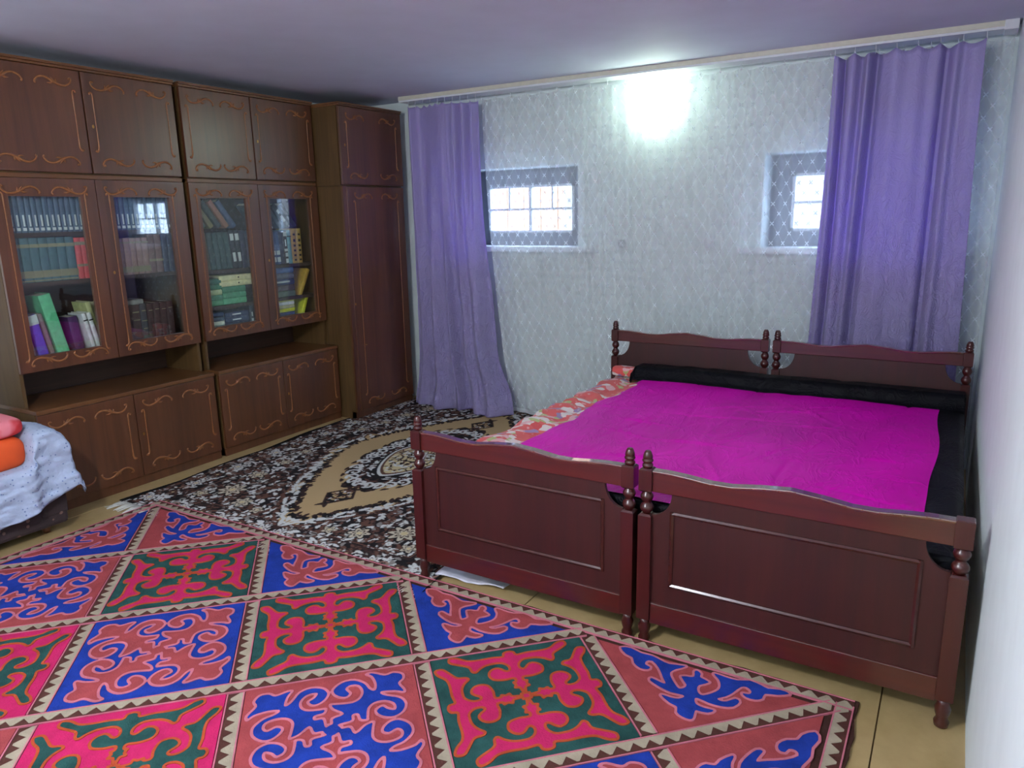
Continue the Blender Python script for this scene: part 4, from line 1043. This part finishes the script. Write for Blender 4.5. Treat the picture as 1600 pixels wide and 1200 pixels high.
# continuous diagonals (/) and the crossing pieces (\)
def clip_diag(c_, s_):
    pts = []
    for x in (RX0, RX1):
        y = s_ * (x - RX0) + c_
        if RY1 - 1e-6 <= y <= RY0 + 1e-6: pts.append((x, y))
    for y in (RY0, RY1):
        x = (y - c_) / s_ + RX0
        if RX0 - 1e-6 <= x <= RX1 + 1e-6: pts.append((x, y))
    pts = sorted(set((round(p[0], 5), round(p[1], 5)) for p in pts))
    return (pts[0], pts[-1]) if pts else ((0, 0), (0, 0))
for k in range(1, NXD + NYD):
    a, b = clip_diag(RY0 - 2 * HD * k, 1.0)
    if abs(a[0] - b[0]) > .1: strip(a[0], a[1], b[0], b[1], .050, fr_, zo=.0006)
for k in range(-NYD + 1, NXD):
    a, b = clip_diag(RY0 + 2 * HD * k, -1.0)
    L = abs(b[0] - a[0]); ns = round(L / HD)
    if ns < 1: continue
    for i in range(ns):
        e = .024
        x0, y0 = lerp(a[0], b[0], i / ns), lerp(a[1], b[1], i / ns); x1, y1 = lerp(a[0], b[0], (i + 1) / ns), lerp(a[1], b[1], (i + 1) / ns)
        f0, f1 = e / HD, 1 - e / HD
        strip(lerp(x0, x1, f0), lerp(y0, y1, f0), lerp(x0, x1, f1), lerp(y0, y1, f1), .050, fr_)
h = .026
strip(RX1 + .05, RY0 + h, RX0 - .05, RY0 + h, .048, fr_, zo=.001); strip(RX0 - .05, RY1 - h, RX1 + .05, RY1 - h, .048, fr_, zo=.001)
strip(RX1 + h, RY1 - .02, RX1 + h, RY0 + .02, .048, fr_, zo=.0004); strip(RX0 - h, RY0 + .02, RX0 - h, RY1 - .02, .048, fr_, zo=.0004)

# ------------------------------------------------------------------ sofa with sheet and cushions
def dots_mat(name, base, dots, scale, thr, rough=.85):
    t = NT(name); v = t.coord(); vo = t.n('ShaderNodeTexVoronoi', {'Vector': v, 'Scale': scale}); d = vo.outputs['Distance']
    c = t.n('ShaderNodeSeparateColor', {0: vo.outputs['Color']}).outputs[0]
    on = t.math('MULTIPLY', t.math('LESS_THAN', d, thr), t.math('LESS_THAN', c, .6))
    n = t.noise(t.coord(), 22, 4, .6)
    col = t.mix(on, t.ramp(n, [(.3, lin(tuple(x * .92 for x in base))), (.7, lin(base))]), lin(dots))
    return t.done(t.bsdf(col, rough, t.bump(t.noise(t.coord(), 16, 5, .65, 1), .35, .02)))
m_sheet = dots_mat('pale_blue_sprigged_cotton', (180, 195, 222), (112, 128, 174), 58, .22)
m_sofa = dots_mat('dark_brown_floral_upholstery', (58, 44, 46), (120, 92, 84), 22, .22)
SX0, SX1, SY0, SY1 = -4.53, -3.82, -2.1, -.455
sf = thing('sofa', 'dark brown floral sofa along the left wall, mostly covered by a pale sheet', 'sofa', (-4.2, -1.3, 0))
MB().box(SX0, SX1, SY0, SY1, .045, .26).build('base', m_sofa, sf, .02)
MB().box(SX0 + .18, SX1 - .01, SY0 + .18, SY1 - .18, .255, .36).build('seat', m_sofa, sf, .03)
for a, b in ((SY1 - .13, SY1), (SY0, SY0 + .13)):
    poly = [(a, .10)] + [(b, .10)] + [((a + b) / 2 + .065 * math.cos(u), .455 + .065 * math.sin(u)) for u in np.linspace(0, PI, 12)]
    MB().prism(poly, 'x', SX0, SX1 + .005).build('arm', m_sofa, sf, .01)
MB().box(SX0, SX0 + .2, SY0 + .19, SY1 - .19, .25, .78).build('backrest', m_sofa, sf, .05)
for x in (SX0 + .06, SX1 - .08):
    for y in (SY0 + .08, SY1 - .08): mb = MB(); mb.lathe([(.018, 0), (.025, .05)], x, y, 10); mb.build('leg', m_cab, sf)
# sheet: profile across y (seat, arm, drop) swept from the backrest over the front edge
prof = [(-2.0, .375), (-1.2, .372), (-.80, .372), (-.65, .372), (-.605, .385), (-.594, .44), (-.590, .49), (-.575, .526), (-.545, .540), (-.515, .542), (-.475, .530), (-.446, .495), (-.435, .44), (-.425, .36), (-.412, .29), (-.398, .235)]
plen = np.cumsum([0] + [math.hypot(b[0] - a[0], b[1] - a[1]) for a, b in zip(prof[:-1], prof[1:])])
def sheet(s, t):
    u = s * plen[-1]; y = interp(u, plen, [p[0] for p in prof]); z = interp(u, plen, [p[1] for p in prof])
    # t: 0 at the backrest, front edge at .62
    if t < .62: x = lerp(-4.30, -3.80, t / .62); dz = 0.0
    elif t < .72: k = (t - .62) / .10; x = -3.80 + .035 * math.sin(k * PI / 2); dz = .035 * (1 - math.cos(k * PI / 2))
    else: k = (t - .72) / .28; x = -3.765 + .012 * math.sin(y * 26) * k; dz = .035 + k * 1.0
    hem = interp(y, [-2, -.9, -.7, -.52, -.44, -.40], [.10, .125, .145, .20, .235, .235])
    if t >= .72: z = max(hem, lerp(z - .035, hem, (t - .72) / .28)) if z - .035 > hem else z - .02 * (t - .72)
    else: z -= dz
    wr = .018 * nz1(y * 13, x * 12 + z * 26) + .014 * nz2(y * 24 + 3, z * 60 + x * 8) + .010 * abs(nz3(y * 9, z * 44 + x * 20))
    # fold where seat meets arm
    x += wr + (.02 * math.exp(-((y + .63) / .03) ** 2) if t > .6 else 0); z += .6 * wr; y += .5 * wr
    if s > .93 and t > .45: z -= .03 * (s - .93) / .07 * (t - .45) * 2
    return (x, y, z)
q = grid(150, 90, sheet).build('sofa_sheet', m_sheet, None, fix=False)
q.modifiers.new('thickness', 'SOLIDIFY').thickness = .004
tag(q, 'crumpled pale blue sprigged sheet draped over the sofa seat and arm', 'sheet')
def back_sheet(s, t):
    y = lerp(-2.0, -.70, s); a = t * 1.0
    pts = [(-4.325, .40), (-4.322, .72), (-4.34, .79), (-4.43, .797), (-4.50, .79)]
    L = [0, .4, .55, .8, 1]; x = interp(t, L, [p[0] for p in pts]); z = interp(t, L, [p[1] for p in pts]); wr = .012 * nz3(y * 12, t * 9); return (x + .012 + wr, y, z + .006 + wr * .4)
q = grid(60, 30, back_sheet).build('backrest_cover', m_sheet, None, fix=False); q.modifiers.new('thickness', 'SOLIDIFY').thickness = .004
tag(q, 'pale sprigged cover hanging over the sofa backrest behind the cushions', 'cover')
def cushion(name, label, mat, c, size, rot, e=.45):
    def f(s, t):
        a = 2 * PI * s; b = PI * (t - .5); k = lambda v, p: math.copysign(abs(v) ** p, v)
        return (size[0] * k(math.cos(b), e) * k(math.cos(a), e), size[1] * k(math.cos(b), e) * k(math.sin(a), e), size[2] * k(math.sin(b), .6))
    o = grid(41, 21, f).build(name, mat, None); o.location = c; o.rotation_euler = rot; tag(o, label, 'cushion'); return o
m_or = plain('orange_cotton', (222, 84, 30), .8, .08, 8, .15)
t = NT('red_pink_print'); v = t.coord(); nn_ = t.noise(v, 7, 2); m_rp = t.done(t.bsdf(t.ramp(nn_, [(.44, lin((214, 50, 56))), (.56, lin((232, 130, 140)))]), .8))
cushion('orange_cushion', 'thick orange cushion lying on the sheet-covered sofa seat', m_or, (-3.965, -.79, .450), (.15, .205, .078), (0, .0, 0), .30)
cushion('red_cushion', 'red and pink printed cushion lying on top of the orange one', m_rp, (-3.965, -.78, .572), (.145, .21, .046), (0, .04, .03), .4)
for o in list(bpy.data.objects):
    if '_o' in o: del o['_o']
